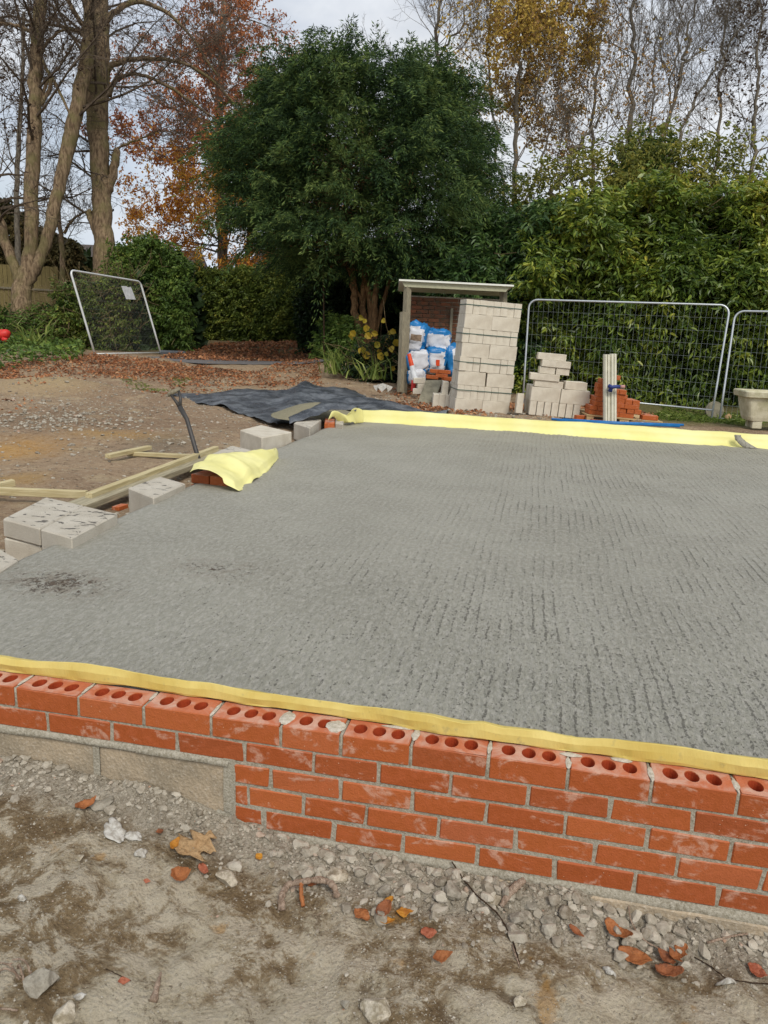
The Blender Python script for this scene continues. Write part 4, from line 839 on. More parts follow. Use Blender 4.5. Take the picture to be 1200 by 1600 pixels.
# ------------------------------------------------------------------ mesh fence panels
def panel(c00, c10, c11, c01, name, lab, group, rad=.019, nv=38, nh=8, wr=.0017, mf='galv', mw='wire', rnd=.16, square=False, lift=.0):
    c00, c10, c11, c01 = map(np.array, (c00, c10, c11, c01)); pn = thing(name, lab, 'fence panel', tuple((c00+c10)/2), 0, group)
    wdt = np.linalg.norm(c10-c00); S = lambda u, v: c00*(1-u)*(1-v)+c10*u*(1-v)+c11*u*v+c01*(1-u)*v
    hgt = np.linalg.norm(c01-c00); ru, rv = rnd/wdt, rnd/hgt
    path = [S(0, 0)]+[S(0, t) for t in (.3, .6, 1-rv)]+[S(ru*(1-math.cos(t)), 1-rv*(1-math.sin(t))) for t in np.linspace(.26, 1.31, 5)]+[S(t, 1) for t in (ru, .35, .65, 1-ru)]+[S(1-ru*(1-math.sin(t)), 1-rv*(1-math.cos(t))) for t in np.linspace(.26, 1.31, 5)]+[S(1, t) for t in (1-rv, .6, .3, 0)]
    V, F = tube(path, rad, 10); fm = MB(); fm.add(V, F); b_ = lift; V, F = tube([S(0.0, b_), S(.5, b_), S(1.0, b_)], rad*.8, 8); fm.add(V, F); link('frame', fm.mesh('frame', M[mf], True), None, pn)
    A = []; B = []
    for i in range(1, nv):
        u = i/nv; v1 = 1.0 if ru < u < 1-ru else 1-rv*.3
        for j in range(4): A.append(S(u, b_+(v1-b_)*j/4)); B.append(S(u, b_+(v1-b_)*(j+1)/4))
    for j in range(1, nh):
        v = b_+(1-b_)*j/nh
        for i in range(6): A.append(S(i/6, v)); B.append(S((i+1)/6, v))
    V, F = prisms(np.array(A), np.array(B), np.full(len(A), wr), np.full(len(A), wr), 4); link('wire_mesh', npmesh('wire_mesh', V, F), M[mw], pn); return pn
GF = 'galvanised site fence panels by the laurels'
pL = at(817, 626, 14.9); pR = at(1111, 657, 13.9); tL = at(827, 468, 14.75); tR = at(1141, 477, 13.8)
pn = panel(pL, pR, tR, tL, 'mesh_fence', 'galvanised mesh fence panel standing between block pile and trough', GF, lift=.09)
pn2 = panel(at(1124, 659, 13.85), at(1480, 700, 12.6), at(1498, 492, 12.5), at(1149, 486, 13.8), 'mesh_fence', 'second mesh fence panel behind the stone trough at the right edge', GF, lift=.03)
def foot(px, py, D, lab):
    c = at(px, py, D); V, F = boxv((0, 0, 0), (.62, .22, .13), .03, .004); o = link('ballast_block', npmesh('ballast_block', V, F)); o.data.materials.append(M['foot']); o.location = c; o.rotation_euler = (0, 0, YAW+1.3); tag(o, lab, 'ballast block', 'heavy feet of the fence panels')
foot(1118, 660, 13.85, 'dark fence foot block where the two mesh panels meet'); foot(815, 630, 14.9, 'dark fence foot block behind the small block pile')
c = at(1117, 641, 14.3); V, F = tube([c, c+np.array(FWD)*.05], [.17, .17], 20); o = link('round_slab', npmesh('round_slab', V, F), M['concrete']); tag(o, 'round pale concrete disc leaning behind the joint of the fence panels', 'disc')
c = at(1137, 657, 12.9); V, F = tube([c, c+[.0, .02, .06], c+[.03, .02, .1]], [.05, .055, .03], 9); o = link('stone_lump', npmesh('stone_lump', V, F, True), M['leaf_tan']); tag(o, 'small yellowish lump lying on grass beside the fence foot', 'stone')
# leaning panel at the back left
q00, q10 = at(148, 553, 17.9), at(251, 551, 20.3); q01, q11 = at(109.5, 422, 17.4), at(219, 440, 19.9)
pn3 = panel(q00, q10, q11, q01, 'mesh_fence', 'bright-framed mesh fence panel leaning on the brambles at back left', 'leaning site fence panel', rad=.024, nv=44, nh=9, wr=.0015, mf='galv_white', mw='wire_dark', rnd=.12)
S = lambda u, v: q00*(1-u)*(1-v)+q10*u*(1-v)+q11*u*v+q01*(1-u)*v
nn = unit(np.cross(q10-q00, q01-q00)); nn = nn if nn.dot(FWD) < 0 else -nn
pts = [S(.67, .72), S(.82, .73), S(.80, .90), S(.745, .885), S(.73, .90), S(.65, .89)]; V = [p+nn*.03 for p in pts]+[p+nn*.036 for p in pts]
o = link('notice', bev_mesh('notice', V, [tuple(range(6)), tuple(range(11, 5, -1))]+[(i, (i+1) % 6, (i+1) % 6+6, i+6) for i in range(6)], M['white'], 0)); tag(o, 'small torn white sheet fixed to the leaning mesh panel', 'notice')
c = at(270, 552, 20.4); V, F = boxv((0, 0, 0), (.7, .25, .14), .04, .005); o = link('ballast_block', npmesh('ballast_block', V, F), M['foot']); o.location = c; o.rotation_euler = (0, 0, .2); tag(o, 'dark fence foot lying right of the leaning panel', 'ballast block')

# ------------------------------------------------------------------ open shed
sh = thing('open_shed', 'open-fronted lean-to shed with flat pale roof and brick back wall', 'shed', tuple(at(715, 620, 14.2)))
def post(nm, pb_px, pt_px, D, w_, mat='post_wood', Dt=None):
    a, b = at(*pb_px, D), at(*pt_px, Dt or D); V, F = tube([a-[0, 0, .1], (a+b)/2, b], w_*.7, 4, True); link(nm, npmesh(nm, V, F), M[mat], sh)
post('post', (630, 612), (637, 447), 13.9, .10); post('post', (626, 604), (630, 488), 13.6, .085); post('post', (782, 625), (787, 450), 14.2, .10)
r0, r1 = at(623.5, 437, 13.75), at(803, 446, 13.9); bk_ = np.array([-math.sin(YAW), math.cos(YAW), 0]); ux = unit((r1-r0)*[1, 1, 0])
V = []
for z_ in (0, .03):
    for (p, b_) in ((r0, 0), (r1, 0), (r1, 1.9), (r0, 1.9)): V.append(p+bk_*b_+np.array([0, 0, z_-.02-.05*b_]))
link('roof', bev_mesh('roof', V, [(0, 1, 2, 3), (7, 6, 5, 4), (0, 4, 5, 1), (1, 5, 6, 2), (2, 6, 7, 3), (3, 7, 4, 0)], M['roof_sheet'], 0), None, sh)
V = []
for d_ in (.05, .075):
    for (p, z_) in ((r0+ux*.05, -.023), (r1-ux*.06, -.023), (r1-ux*.13, -.115), (r0+ux*.11, -.115)): V.append(p+bk_*d_+np.array([0, 0, z_]))
link('fascia', bev_mesh('fascia', V, [(3, 2, 1, 0), (4, 5, 6, 7), (0, 1, 5, 4), (1, 2, 6, 5), (2, 3, 7, 6), (3, 0, 4, 7)], M['fascia'], 0), None, sh)
bw = MB(); b0_ = at(632, 612, 14.9); bm2 = MB(); rs = random.Random(2)
b0_ = np.array([b0_[0], b0_[1], b0_[2]-.1]); Mx = Matrix.Rotation(YAW, 4, 'Z')
for r_ in range(25):
    for c_ in range(8):
        p = b0_+ux*(.1+.225*(c_-.5*(r_ % 2))+.05)+np.array([0, 0, .04+.075*r_]); bw.add(*boxv(p, (.215, .1, .065), .003, .0015, Mx))
link('back_wall', bw.mesh('back_wall', M['brick_old']), None, sh); p = b0_+ux*.9+bk_*.01+np.array([0, 0, .95]); bm2.add(*boxv(p, (1.75, .09, 1.9), .002, 0, Mx)); link('wall_mortar', bm2.mesh('wall_mortar', M['mortar']), None, sh)
V, F = boxv(b0_+ux*.82-bk_*.08+[0, 0, .85], (.05, .05, 1.7), .004, 0, Mx); link('batten', npmesh('batten', V, F), M['post_wood'], sh)

# ------------------------------------------------------------------ bags and things in the shed
def bag(px, py, D, w_, h_, d_, yaw, tilt, lab, seed, side='bag_blue', split=.55, group='plaster bags piled in the shed', tornf=False):
    w_ *= 1.12; h_ *= 1.12; n, m = 40, 30; u = np.linspace(-math.pi, math.pi, n, endpoint=False); v = np.linspace(-math.pi/2, math.pi/2, m); U, W = np.meshgrid(u, v)
    sg = lambda x, e: np.sign(x)*np.abs(x)**e
    x = sg(np.cos(W), .45)*sg(np.cos(U), .5)*w_/2; y = sg(np.cos(W), .45)*sg(np.sin(U), .75)*d_/2; z = sg(np.sin(W), .6)*h_/2
    P = np.stack([x.ravel(), y.ravel(), z.ravel()], 1); P += unit(P)*(.20*fbm(P*9+seed*3.1, 4, seed)[:, None]+.12*fbm(P*22+seed, 3, seed+1)[:, None])*min(w_, h_)*1.6
    i = (np.arange(m-1)[:, None]*n+np.arange(n)[None]); i2 = (np.arange(m-1)[:, None]*n+(np.arange(n)[None]+1) % n); F = np.stack([i.ravel(), i2.ravel(), i2.ravel()+n, i.ravel()+n], 1)
    c = P[F].mean(1); mi = np.zeros(len(F), int); edge_ = (np.abs(c[:, 0])/(w_/2) > split+.22+.5*fbm(c*8, 2, seed)) | (c[:, 2] > h_/2*(.62+.5*fbm(c*7, 2, seed+4))) & (seed % 2 == 0) | (c[:, 1] > 0); mi[edge_] = 1
    if tornf: mi[(np.abs(c[:, 0]-.02)+np.abs(c[:, 2]+.0)*.9 < .09) & (c[:, 1] < 0)] = 2
    me = npmesh('plaster_bag', P, F, False, [M['bag_white'], M[side], M['bag_brown']], mi); me.polygons.foreach_set('use_smooth', np.ones(len(F), bool))
    o = link('plaster_bag', me); o.location = at(px, py, D); o.rotation_euler = (0, tilt, YAW+yaw); tag(o, lab, 'bag', group)
bag(651, 527, 14.05, .33, .5, .34, -.2, .1, 'torn white and blue bag showing brown contents, top left in the shed', 4, tornf=True)
bag(683, 532, 14.25, .46, .36, .4, 0, .05, 'full white bag with blue top, upper middle in the shed', 2, split=.75)
bag(652, 565, 14.0, .38, .34, .36, .2, -.1, 'crumpled white bag directly below the torn one at the left shed post', 3)
bag(680, 563, 14.15, .36, .42, .4, 0, .04, 'upright white bag with orange print in the middle of the shed', 6, split=.6)
bag(706, 562, 14.3, .34, .5, .4, .4, -.15, 'blue-sided bag partly hidden behind the tall block stack', 8, split=.1)
bag(650, 588, 14.0, .34, .26, .34, .1, 0, 'lowest crumpled white bag behind the orange and white post', 5)
p0 = at(684, 567, 13.93); V, F = boxv(p0, (.07, .012, .11), .004, 0, Matrix.Rotation(YAW, 4, 'Z'))
o = link('printed_patch', npmesh('printed_patch', V, F), M['orange']); tag(o, 'small orange printed label on the upright middle bag', 'label')
pg = thing('marker_post', 'plastic post in orange, white and red leaning in the shed', 'post', tuple(at(646, 612, 13.6)))
for nm, (a, b), r_, mt in (('orange_band', ((639, 553), (643.5, 572)), (.035, .042), 'orange'), ('white_sleeve', ((643.5, 572), (649, 594)), (.045, .062), 'white'), ('red_band', ((646.5, 594), (645, 611)), (.04, .038), 'red')):
    V, F = tube([at(*a, 13.55), at(*b, 13.55)], r_, 14); link(nm, npmesh(nm, V, F), M[mt], pg)
gr_ = 'items piled at the front of the shed'
for k_, (px, py, w_, h_, rz, mt, lab) in enumerate([(655, 594.5, .21, .09, .1, 'pink', 'pinkish block lying flat in front of the marker post'), (653, 611, .17, .09, -.1, 'pink', 'lower pinkish block at the foot of the marker post'), (659, 603, .16, .08, .2, 'block', 'short pale block between the two pinkish ones')]):
    o = link('block_piece', npmesh('block_piece', *boxv((0, 0, 0), (w_, .1, h_), .006, .003)), M['block']); o.location = at(px, py, 13.4); o.rotation_euler = (0, -.05, YAW+rz); tag(o, lab, 'block', gr_)
for k_, (px, py, rz) in enumerate([(675, 586, .1), (690, 584, -.05), (681, 577, .05), (694, 578, .2), (700, 589, .5)]):
    o = link('red_brick', bk[k_ % 4] if False else npmesh('red_brick', *boxv((0, 0, 0), (.215, .1025, .065), .004, .0015), False, [M['brick_far']])); o.location = at(px, py+3, 13.75); o.rotation_euler = (0, 0.05, YAW+rz)
    tag(o, ['red brick lower left in the little heap under the bags', 'red brick lower right in the little heap under the bags', 'red brick on top left of the little heap under the bags', 'red brick on top right of the little heap under the bags', 'orange brick at the right end of the little heap'][k_], 'brick', 'red bricks heaped in the shed')
V = [at(*q) for q in ((665, 594, 13.3), (691, 594, 13.3), (675, 633, 12.75), (651, 632, 12.75))]; V = V+[v+np.array([.01, .06, 0]) for v in V]
o = link('paving_slab', bev_mesh('paving_slab', V, [(0, 1, 2, 3), (7, 6, 5, 4), (0, 4, 5, 1), (1, 5, 6, 2), (2, 6, 7, 3), (3, 7, 4, 0)], M['concrete'], .006)); tag(o, 'grey-green paving slab leaning at the front of the shed', 'paving slab')
for (px, py, rz, rt_, lab) in [(680.5, 625, 0, 0, 'end-on block at the left of the little three-block row'), (690, 625, 0, 0, 'end-on block in the middle of the little three-block row'), (699.5, 626, 0, 0, 'end-on block at the right of the little three-block row'), (695, 606, 0, .02, 'end-on block standing on top of the little row'), (707, 608, .1, .22, 'tilted end-on block leaning against the tall stack')]:
    o = link('concrete_block', npmesh('concrete_block', *boxv((0, 0, 0), (.098, .3, .215), .005, .002)), M['block']); o.location = at(px, py, 12.7); o.rotation_euler = (0, rt_+.05, YAW+rz); tag(o, lab, 'block', 'short blocks beside the tall stack')
c = at(598, 606, 13.6); V = np.array([[c[0]+.15*math.cos(t)*(1+.3*math.sin(3*t)), c[1]+.07*math.sin(t), c[2]-.02+.05*math.sin(5*t)] for t in np.linspace(0, 6.28, 16, endpoint=False)]+[[c[0], c[1], c[2]+.08]])
o = link('white_scrap', npmesh('white_scrap', V, np.array([[i, (i+1) % 16, 16] for i in range(16)])), M['paper']); tag(o, 'crumpled white plastic scrap on the ground left of the shed', 'scrap')
rc = thing('red_can', 'red plastic can lying in the weeds at the left picture edge', 'can', tuple(at(0, 523, 17.4)))
V, F = tube([at(-18, 524, 17.4), at(4, 523, 17.4), at(12, 521.5, 17.4), at(15, 522, 17.4)], [.12, .12, .1, .06], 14); link('body', npmesh('body', V, F, True), M['red'], rc)
V, F = tube([at(4, 530, 17.3), at(11, 531, 17.3)], [.05, .04], 10); link('spout', npmesh('spout', V, F, True), M['red'], rc)

# ================================================================== vegetation
def spray_mesh(name, B, A, Ls, K, mat, ln, wd, spread, droop, six=False, par=None, tipfrac=0.0, fold=.2, ldroop=.2, side=1.0, tipmat=None, outer=1.0):
    """B (S,3) spray bases, A axes, Ls lengths, K leaves each"""
    S_ = len(B); t = np.random.rand(S_, K)**(1-tipfrac)*(1-tipfrac*.5)+tipfrac*.5; t = np.clip(t, 0, 1)
    A = unit(A); up = np.array([0, 0, 1.0]); sd_ = unit(np.cross(A, up+.3*np.random.randn(S_, 3))); n2 = np.cross(sd_, A)
    sgn = np.random.choice([-1, 1], (S_, K)); sdist = np.random.rand(S_, K)*spread*(1-.7*t)*sgn
    P = B[:, None]+A[:, None]*(t*Ls[:, None])[..., None]+sd_[:, None]*sdist[..., None]+n2[:, None]*(np.random.randn(S_, K)*spread*.22)[..., None]
    P[..., 2] -= droop*(t*Ls[:, None])**2*.6+droop*np.abs(sdist)*.8
    D = A[:, None]*.7+sd_[:, None]*(sgn*side*(.5+.5*np.random.rand(S_, K)))[..., None]+.35*np.random.randn(S_, K, 3); D[..., 2] -= droop*.8
    Nn = n2[:, None]+.6*np.random.randn(S_, K, 3); n = S_*K
    V, F = leaves(P.reshape(-1, 3), D.reshape(-1, 3), Nn.reshape(-1, 3), ln*np.random.uniform(.7, 1.3, n), wd*np.random.uniform(.7, 1.3, n), fold, ldroop, six)
    if tipmat:
        tt = (t*.8+.45*np.abs(sdist)/spread+.12*np.random.randn(S_, K)).ravel(); mi = (tt > .82).astype(int); mi = np.concatenate([mi, mi])
        return link(name, npmesh(name, V, F, False, [mat, tipmat], mi), None, par)
    return link(name, npmesh(name, V, F), mat, par)
def grow(start, dirs, length, rad, m, wig, trop, taper=.35):
    n = len(start); P = [start]; d = unit(dirs); Rr = [rad]
    for i in range(m):
        d = unit(d+wig*np.random.randn(n, 3)+np.array(trop)*(1/m)); P.append(P[-1]+d*(length/m)[:, None]); Rr.append(rad*(1-(1-taper)*(i+1)/m))
    return np.stack(P, 1), np.stack(Rr, 1)
def spawn(P, Rr, k, ang, lf, length, t0=.2, t1=1.0, rmin=.003, rf=.55):
    n, m1, _ = P.shape; m = m1-1; t = t0+(t1-t0)*((np.arange(k)[None]+np.random.rand(n, k))/k); f = t*m; i = np.clip(f.astype(int), 0, m-1); f = f-i
    a = np.take_along_axis(P, i[..., None].repeat(3, 2), 1); b = np.take_along_axis(P, (i+1)[..., None].repeat(3, 2), 1)
    st = a+(b-a)*f[..., None]; pd = unit(b-a); per = unit(np.cross(pd, np.random.randn(n, k, 3)))
    an = np.random.uniform(ang[0], ang[1], (n, k, 1)); D = pd*np.cos(an)+per*np.sin(an); ra = np.take_along_axis(Rr, i, 1)
    L_ = length[:, None]*lf*np.random.uniform(.6, 1.25, (n, k))*(1.15-.55*t)
    return st.reshape(-1, 3), D.reshape(-1, 3), L_.ravel(), np.maximum(ra.ravel()*rf, rmin)
def segs(P, Rr, k=3):
    n, m1, _ = P.shape; return prisms(P[:, :-1].reshape(-1, 3), P[:, 1:].reshape(-1, 3), Rr[:, :-1].ravel(), Rr[:, 1:].ravel(), k)
TW = 1.0
def poly_world(pix, D):
    out = []; 
    for q in pix: out.append(at(q[0], q[1], q[3] if len(q) > 3 else D))
    return np.array(out), np.array([TW*q[2]*(q[3] if len(q) > 3 else D)/FPX/2 for q in pix])
def resample(P, r, n, wob=0.0):
    t = np.linspace(0, len(P)-1, n); i = np.minimum(t.astype(int), len(P)-2); f = (t-i)[:, None]
    Pm = np.vstack([2*P[0]-P[1], P, 2*P[-1]-P[-2]]); p0, p1, p2, p3 = Pm[i], Pm[i+1], Pm[i+2], Pm[i+3]
    Q = .5*((2*p1)+(-p0+p2)*f+(2*p0-5*p1+4*p2-p3)*f**2+(-p0+3*p1-3*p2+p3)*f**3)
    return Q+wob*np.random.randn(n, 3)*np.clip(np.arange(n)/3, 0, 1)[:, None], np.interp(t, np.arange(len(r)), r)
def rough_tube(mb, P, r, k=10, amp=.12):
    V, F = tube(P, r, k); n = len(P); d = V[:n*k].reshape(n, k, 3)-P[:, None]; d *= 1+amp*2*fbm((V[:n*k])*[6, 6, 1.5], 3, 2).reshape(n, k, 1); V[:n*k] = (P[:, None]+d).reshape(-1, 3); mb.add(V, F)
def bare_tree(name, label, stems, D, limbs=16, limb_len=3.0, ang=(.5, 1.0), t0=.35, trop=.5, bark='bark_far', twig='twigs', leaf=None, nleaf=0, leafsz=(.08, .05), seed=1, group=None, k2=6, k3=6, k4=5, rm=.0045, extra=None, wigg=.14, cat='tree', leaf2=None, leafsel=None, parts=True):
    np.random.seed(seed); tk = MB(); LP = []; roots = None
    th = thing(name, label, cat, (0, 0, 0), 0, group)
    starts, dirs, lens, rads = [], [], [], []
    for st in stems:
        P, r = poly_world(st['p'], st.get('D', D)); Q, rr = resample(P, r, max(8, len(P)*5), st.get('wob', .015 if TW == 1.0 else .05)); rough_tube(tk, Q, rr, 12 if rr.max() > .12 else 7)
        if roots is None: roots = Q[0]
        nl = st.get('limbs', limbs)
        if nl:
            tt = st.get('t0', t0)+(1-st.get('t0', t0))*(np.arange(nl)+np.random.rand(nl))/nl; ix = tt*(len(Q)-1.001); ii_ = ix.astype(int); s = Q[ii_]+(Q[ii_+1]-Q[ii_])*(ix-ii_)[:, None]
            pd = unit(Q[np.minimum(ii_+1, len(Q)-1)]-Q[ii_]); az = np.random.rand(nl)*6.283+np.arange(nl)*2.4; an = np.random.uniform(ang[0], ang[1], nl); ho = np.stack([np.cos(az), np.sin(az), 0*az], 1)
            starts.append(s); dirs.append(pd*np.cos(an)[:, None]+ho*np.sin(an)[:, None]); lens.append(limb_len*st.get('ls', 1)*np.random.uniform(.6, 1.2, nl)*(1.25-.6*(tt-tt.min())/(1-tt.min()+1e-6))); rads.append(np.clip(rr[ii_]*.42, .012, .07))
    if extra:
        for ex in extra:
            P, r = poly_world(ex, D); Q, rr = resample(P, r, len(P)*4, .01); rough_tube(tk, Q, rr, 7)
            nl = 9; ix = (.2+.8*np.random.rand(nl))*(len(Q)-1.01); ii_ = ix.astype(int); starts.append(Q[ii_]); d_ = unit(Q[ii_+1]-Q[ii_]); dirs.append(d_+.8*np.random.randn(nl, 3)*[1, 1, .8]+[0, 0, .2]); lens.append(np.full(nl, limb_len*.55)); rads.append(np.full(nl, .014))
    th.location = tuple(roots)
    link('trunk', tk.mesh('trunk', M[bark], True), None, th)
    s, d, l, r = np.concatenate(starts), np.concatenate(dirs), np.concatenate(lens), np.concatenate(rads)
    l = l*1.0; P1, R1 = grow(s, d, l, r*.6, 6, wigg, (0, 0, trop), .22); mb = MB(); mb.add(*segs(P1, R1, 5))
    s2 = spawn(P1, R1, k2, (.4, 1.0), .5, l, .15, 1.0, .008); P2, R2 = grow(s2[0], s2[1], s2[2], s2[3], 5, wigg*1.2, (0, 0, trop*.6)); mb.add(*segs(P2, R2, 3))
    s3 = spawn(P2, R2, k3, (.4, 1.0), .5, s2[2], .15, 1.0, rm); P3, R3 = grow(s3[0], s3[1], s3[2], s3[3], 4, wigg*1.3, (0, 0, trop*.4)); mb.add(*segs(P3, R3, 3))
    tips = P3
    if k4:
        s4 = spawn(P3, R3, k4, (.4, 1.0), .55, s3[2], .2, 1.0, rm*.75); P4, R4 = grow(s4[0], s4[1], s4[2], s4[3], 3, wigg*1.4, (0, 0, trop*.3), .6); mb.add(*segs(P4, R4, 3)); tips = P4
    link('branches', mb.mesh('branches', M[twig]), None, th)
    if leaf:
        pt = tips[:, 1:].reshape(-1, 3); 
        if leafsel is not None: pt = pt[leafsel(pt)]
        if len(pt):
            pt = pt[np.random.randint(0, len(pt), nleaf)]+.06*np.random.randn(nleaf, 3)
            V, F = leaves(pt, nrand(nleaf)-[0, 0, .4], nrand(nleaf)+[0, 0, .5], leafsz[0]*np.random.uniform(.6, 1.3, nleaf), leafsz[1]*np.random.uniform(.7, 1.2, nleaf), .2, .3)
            if leaf2:
                zz = V[F[:, 0]][:, 2]; lo, hi = leaf2[1]; mi = ((zz-lo)/(hi-lo)+.35*np.random.randn(len(F)) > .5).astype(int); mi[len(F)//2:] = mi[:len(F)//2]
                link('foliage', npmesh('foliage', V, F, False, [M[leaf], M[leaf2[0]]], mi), None, th)
            else: link('foliage', npmesh('foliage', V, F), M[leaf], th)
    return th

# left trees -----------------------------------------------------------------
DL = 21.0
bare_tree('bare_tree', 'rough twin-stemmed tree at the left edge forking above the wooden fence', [
    dict(p=[(40, 560, 38), (34, 500, 33), (35, 450, 29), (42, 425, 23), (48, 380, 20), (50, 300, 22), (54, 200, 21), (56, 120, 20), (60, 40, 19), (66, -60, 16), (70, -160, 11)], limbs=11, t0=.55),
    dict(p=[(42, 445, 16), (60, 412, 17), (77, 360, 18), (92, 290, 19), (108, 220, 22), (120, 170, 22), (133, 110, 22), (140, 50, 19), (138, -20, 15), (140, -120, 10)], limbs=9, t0=.5),
    dict(p=[(32, 445, 14), (20, 412, 15), (8, 375, 15), (-12, 320, 22), (-30, 240, 18)], limbs=6, t0=.6)], DL, limb_len=3.2, bark='bark_grey', twig='twigs_dark', seed=11, trop=.25, ang=(.8, 1.4), k2=7, k3=6, k4=4,
    leaf='dead', nleaf=900, leafsz=(.12, .06), group='bare trees on the left', rm=.005,
    extra=[[(62, 160, 6), (75, 125, 5), (84, 125, 5), (110, 180, 4)], [(50, 50, 6), (20, 38, 5), (-20, 36, 4)], [(56, 90, 5), (95, 48, 4), (135, 50, 3)], [(64, 165, 7), (80, 128, 6), (60, 80, 4)]])
bare_tree('bare_tree', 'thick straight ivy-stemmed tree standing behind the leaning mesh panel', [
    dict(p=[(168, 560, 44), (166, 480, 40), (165, 420, 36), (161, 350, 30), (157, 280, 28), (153, 200, 31), (152, 130, 36), (153, 60, 35), (152, 0, 32), (150, -80, 26), (148, -170, 18)], limbs=13, t0=.3),
    dict(p=[(163, 310, 12), (172, 290, 14), (181, 252, 13), (183, 232, 10)], limbs=5, ls=.5), dict(p=[(150, 368, 8), (142, 345, 10), (138, 330, 8)], limbs=2, ls=.4)], 22.5, limb_len=3.4, bark='bark_grey', twig='twigs_dark', seed=12, trop=.15, ang=(.8, 1.5), k2=7, k3=6, k4=4, rm=.005, group='bare trees on the left',
    extra=[[(160, 115, 12), (180, 100, 9), (215, 92, 7), (255, 93, 6), (290, 100, 5), (330, 125, 4), (370, 165, 3)], [(170, 150, 10), (176, 132, 8), (195, 118, 6), (225, 118, 5), (262, 135, 5), (300, 160, 4), (345, 192, 3)], [(160, 40, 12), (180, 18, 9), (215, 2, 8), (260, 20, 6), (300, 60, 4), (340, 120, 3)], [(148, 60, 10), (130, 40, 8), (112, 12, 7), (95, -20, 5)], [(140, 60, 6), (100, 42, 5), (40, 38, 4)], [(183, 232, 4), (205, 222, 3), (240, 208, 2)]])
bare_tree('small_tree', 'slim greenish stem between the twin-stemmed tree and the thick trunk', [dict(p=[(98, 470, 9), (97, 400, 8), (92, 340, 7), (89, 290, 6)], limbs=8, t0=.4)], 24, limb_len=1.8, seed=13, bark='bark_grey', group=None, k4=3, extra=[[(100, 365, 5), (115, 342, 4), (135, 330, 3)]])
bare_tree('bare_tree', 'thin bare tree with dark dead leaves hanging at the far left edge', [dict(p=[(30, 440, 9), (26, 300, 8), (34, 150, 6), (38, 20, 5)], limbs=16), dict(p=[(-30, 440, 10), (-20, 250, 8), (-25, 60, 6)], limbs=16)], 27, limb_len=3.0, twig='twigs_dark', seed=14, leaf='dead', nleaf=1200, leafsz=(.13, .07), trop=.3, group='bare trees on the left', k4=4)
# beech with copper leaves --------------------------------------------------------
bare_tree('beech_tree', 'tall copper and orange beech between the bare trunk and the dark evergreen', [
    dict(p=[(352, 500, 20), (350, 430, 17), (346, 350, 16), (342, 250, 14), (343, 150, 13), (347, 60, 11), (352, -40, 8), (354, -120, 5)], limbs=52, t0=.12),
    dict(p=[(386, 440, 10), (388, 400, 9), (392, 330, 8), (398, 250, 7), (400, 160, 6)], limbs=14, t0=.3)], 30, limb_len=3.9, ang=(1.0, 1.7), trop=.15, seed=21, leaf='beech', nleaf=52000, leafsz=(.11, .078), leaf2=('beech_top', (5.0, 8.0)), k2=7, k3=6, k4=4, twig='twigs', rm=.008,
    leafsel=lambda p: (p[:, 2] < 9.5) & (fbm(p*.6, 2, 9) > -.12) | (np.random.rand(len(p)) < .4), cat='tree')
TW = .58
# right side trees -----------------------------------------------------------------
GR = 'leafless trees behind the laurels'
bare_tree('bare_tree', 'upright bare tree with fine twigs rising above the middle of the laurels', [dict(p=[(1000, 470, 17), (994, 330, 15), (988, 240, 13), (986, 150, 12), (988, 60, 10), (992, -50, 7), (994, -140, 4)], limbs=20, t0=.3), dict(p=[(1012, 330, 7), (1016, 240, 6), (1020, 150, 5), (1028, 40, 4)], limbs=7)], 23, limb_len=3.8, ang=(.45, 1.0), trop=.7, seed=31, group=GR, leaf='rusty', nleaf=300, leafsz=(.1, .06), k2=7, k3=6, k4=5, twig='twigs', leafsel=lambda p: p[:, 2] < 7)
bare_tree('bare_tree', 'bare tree with dark fanned limbs leaning right over the laurels', [dict(p=[(1022, 330, 10), (1028, 260, 10), (1045, 190, 10), (1068, 110, 9), (1075, 60, 6), (1086, -20, 4)], limbs=17, t0=.3), dict(p=[(1040, 300, 9), (1062, 210, 8), (1092, 150, 7), (1120, 100, 5), (1160, 40, 4)], limbs=15), dict(p=[(1045, 190, 6), (1050, 120, 5), (1062, 60, 4), (1060, 0, 3)], limbs=6)], 22, limb_len=3.1, ang=(.4, 1.0), trop=.6, seed=32, group=GR, k2=7, k3=6, k4=4, twig='twigs')
bare_tree('bare_tree', 'bare tree close to the right picture edge with purplish dead leaves', [dict(p=[(1180, 420, 12), (1178, 260, 11), (1182, 160, 9), (1188, 60, 7), (1192, -60, 5)], limbs=20, t0=.15)], 22, limb_len=3.0, ang=(.7, 1.2), trop=.3, seed=33, group=GR, leaf='dead', nleaf=1800, leafsz=(.12, .07), k2=7, k3=6, k4=4)
bare_tree('bare_tree', 'bare tree with grey trunk leaning right behind the evergreen', [dict(p=[(848, 340, 14), (862, 305, 14), (882, 270, 13), (900, 235, 11), (915, 215, 9), (940, 180, 6), (965, 110, 4)], limbs=14, t0=.2), dict(p=[(880, 330, 9), (905, 278, 8), (930, 262, 6), (965, 225, 4)], limbs=8)], 21, limb_len=2.7, ang=(.5, 1.2), trop=.5, seed=34, group=GR, leaf='rusty', nleaf=900, leafsz=(.1, .07), k2=7, k3=6, k4=5)
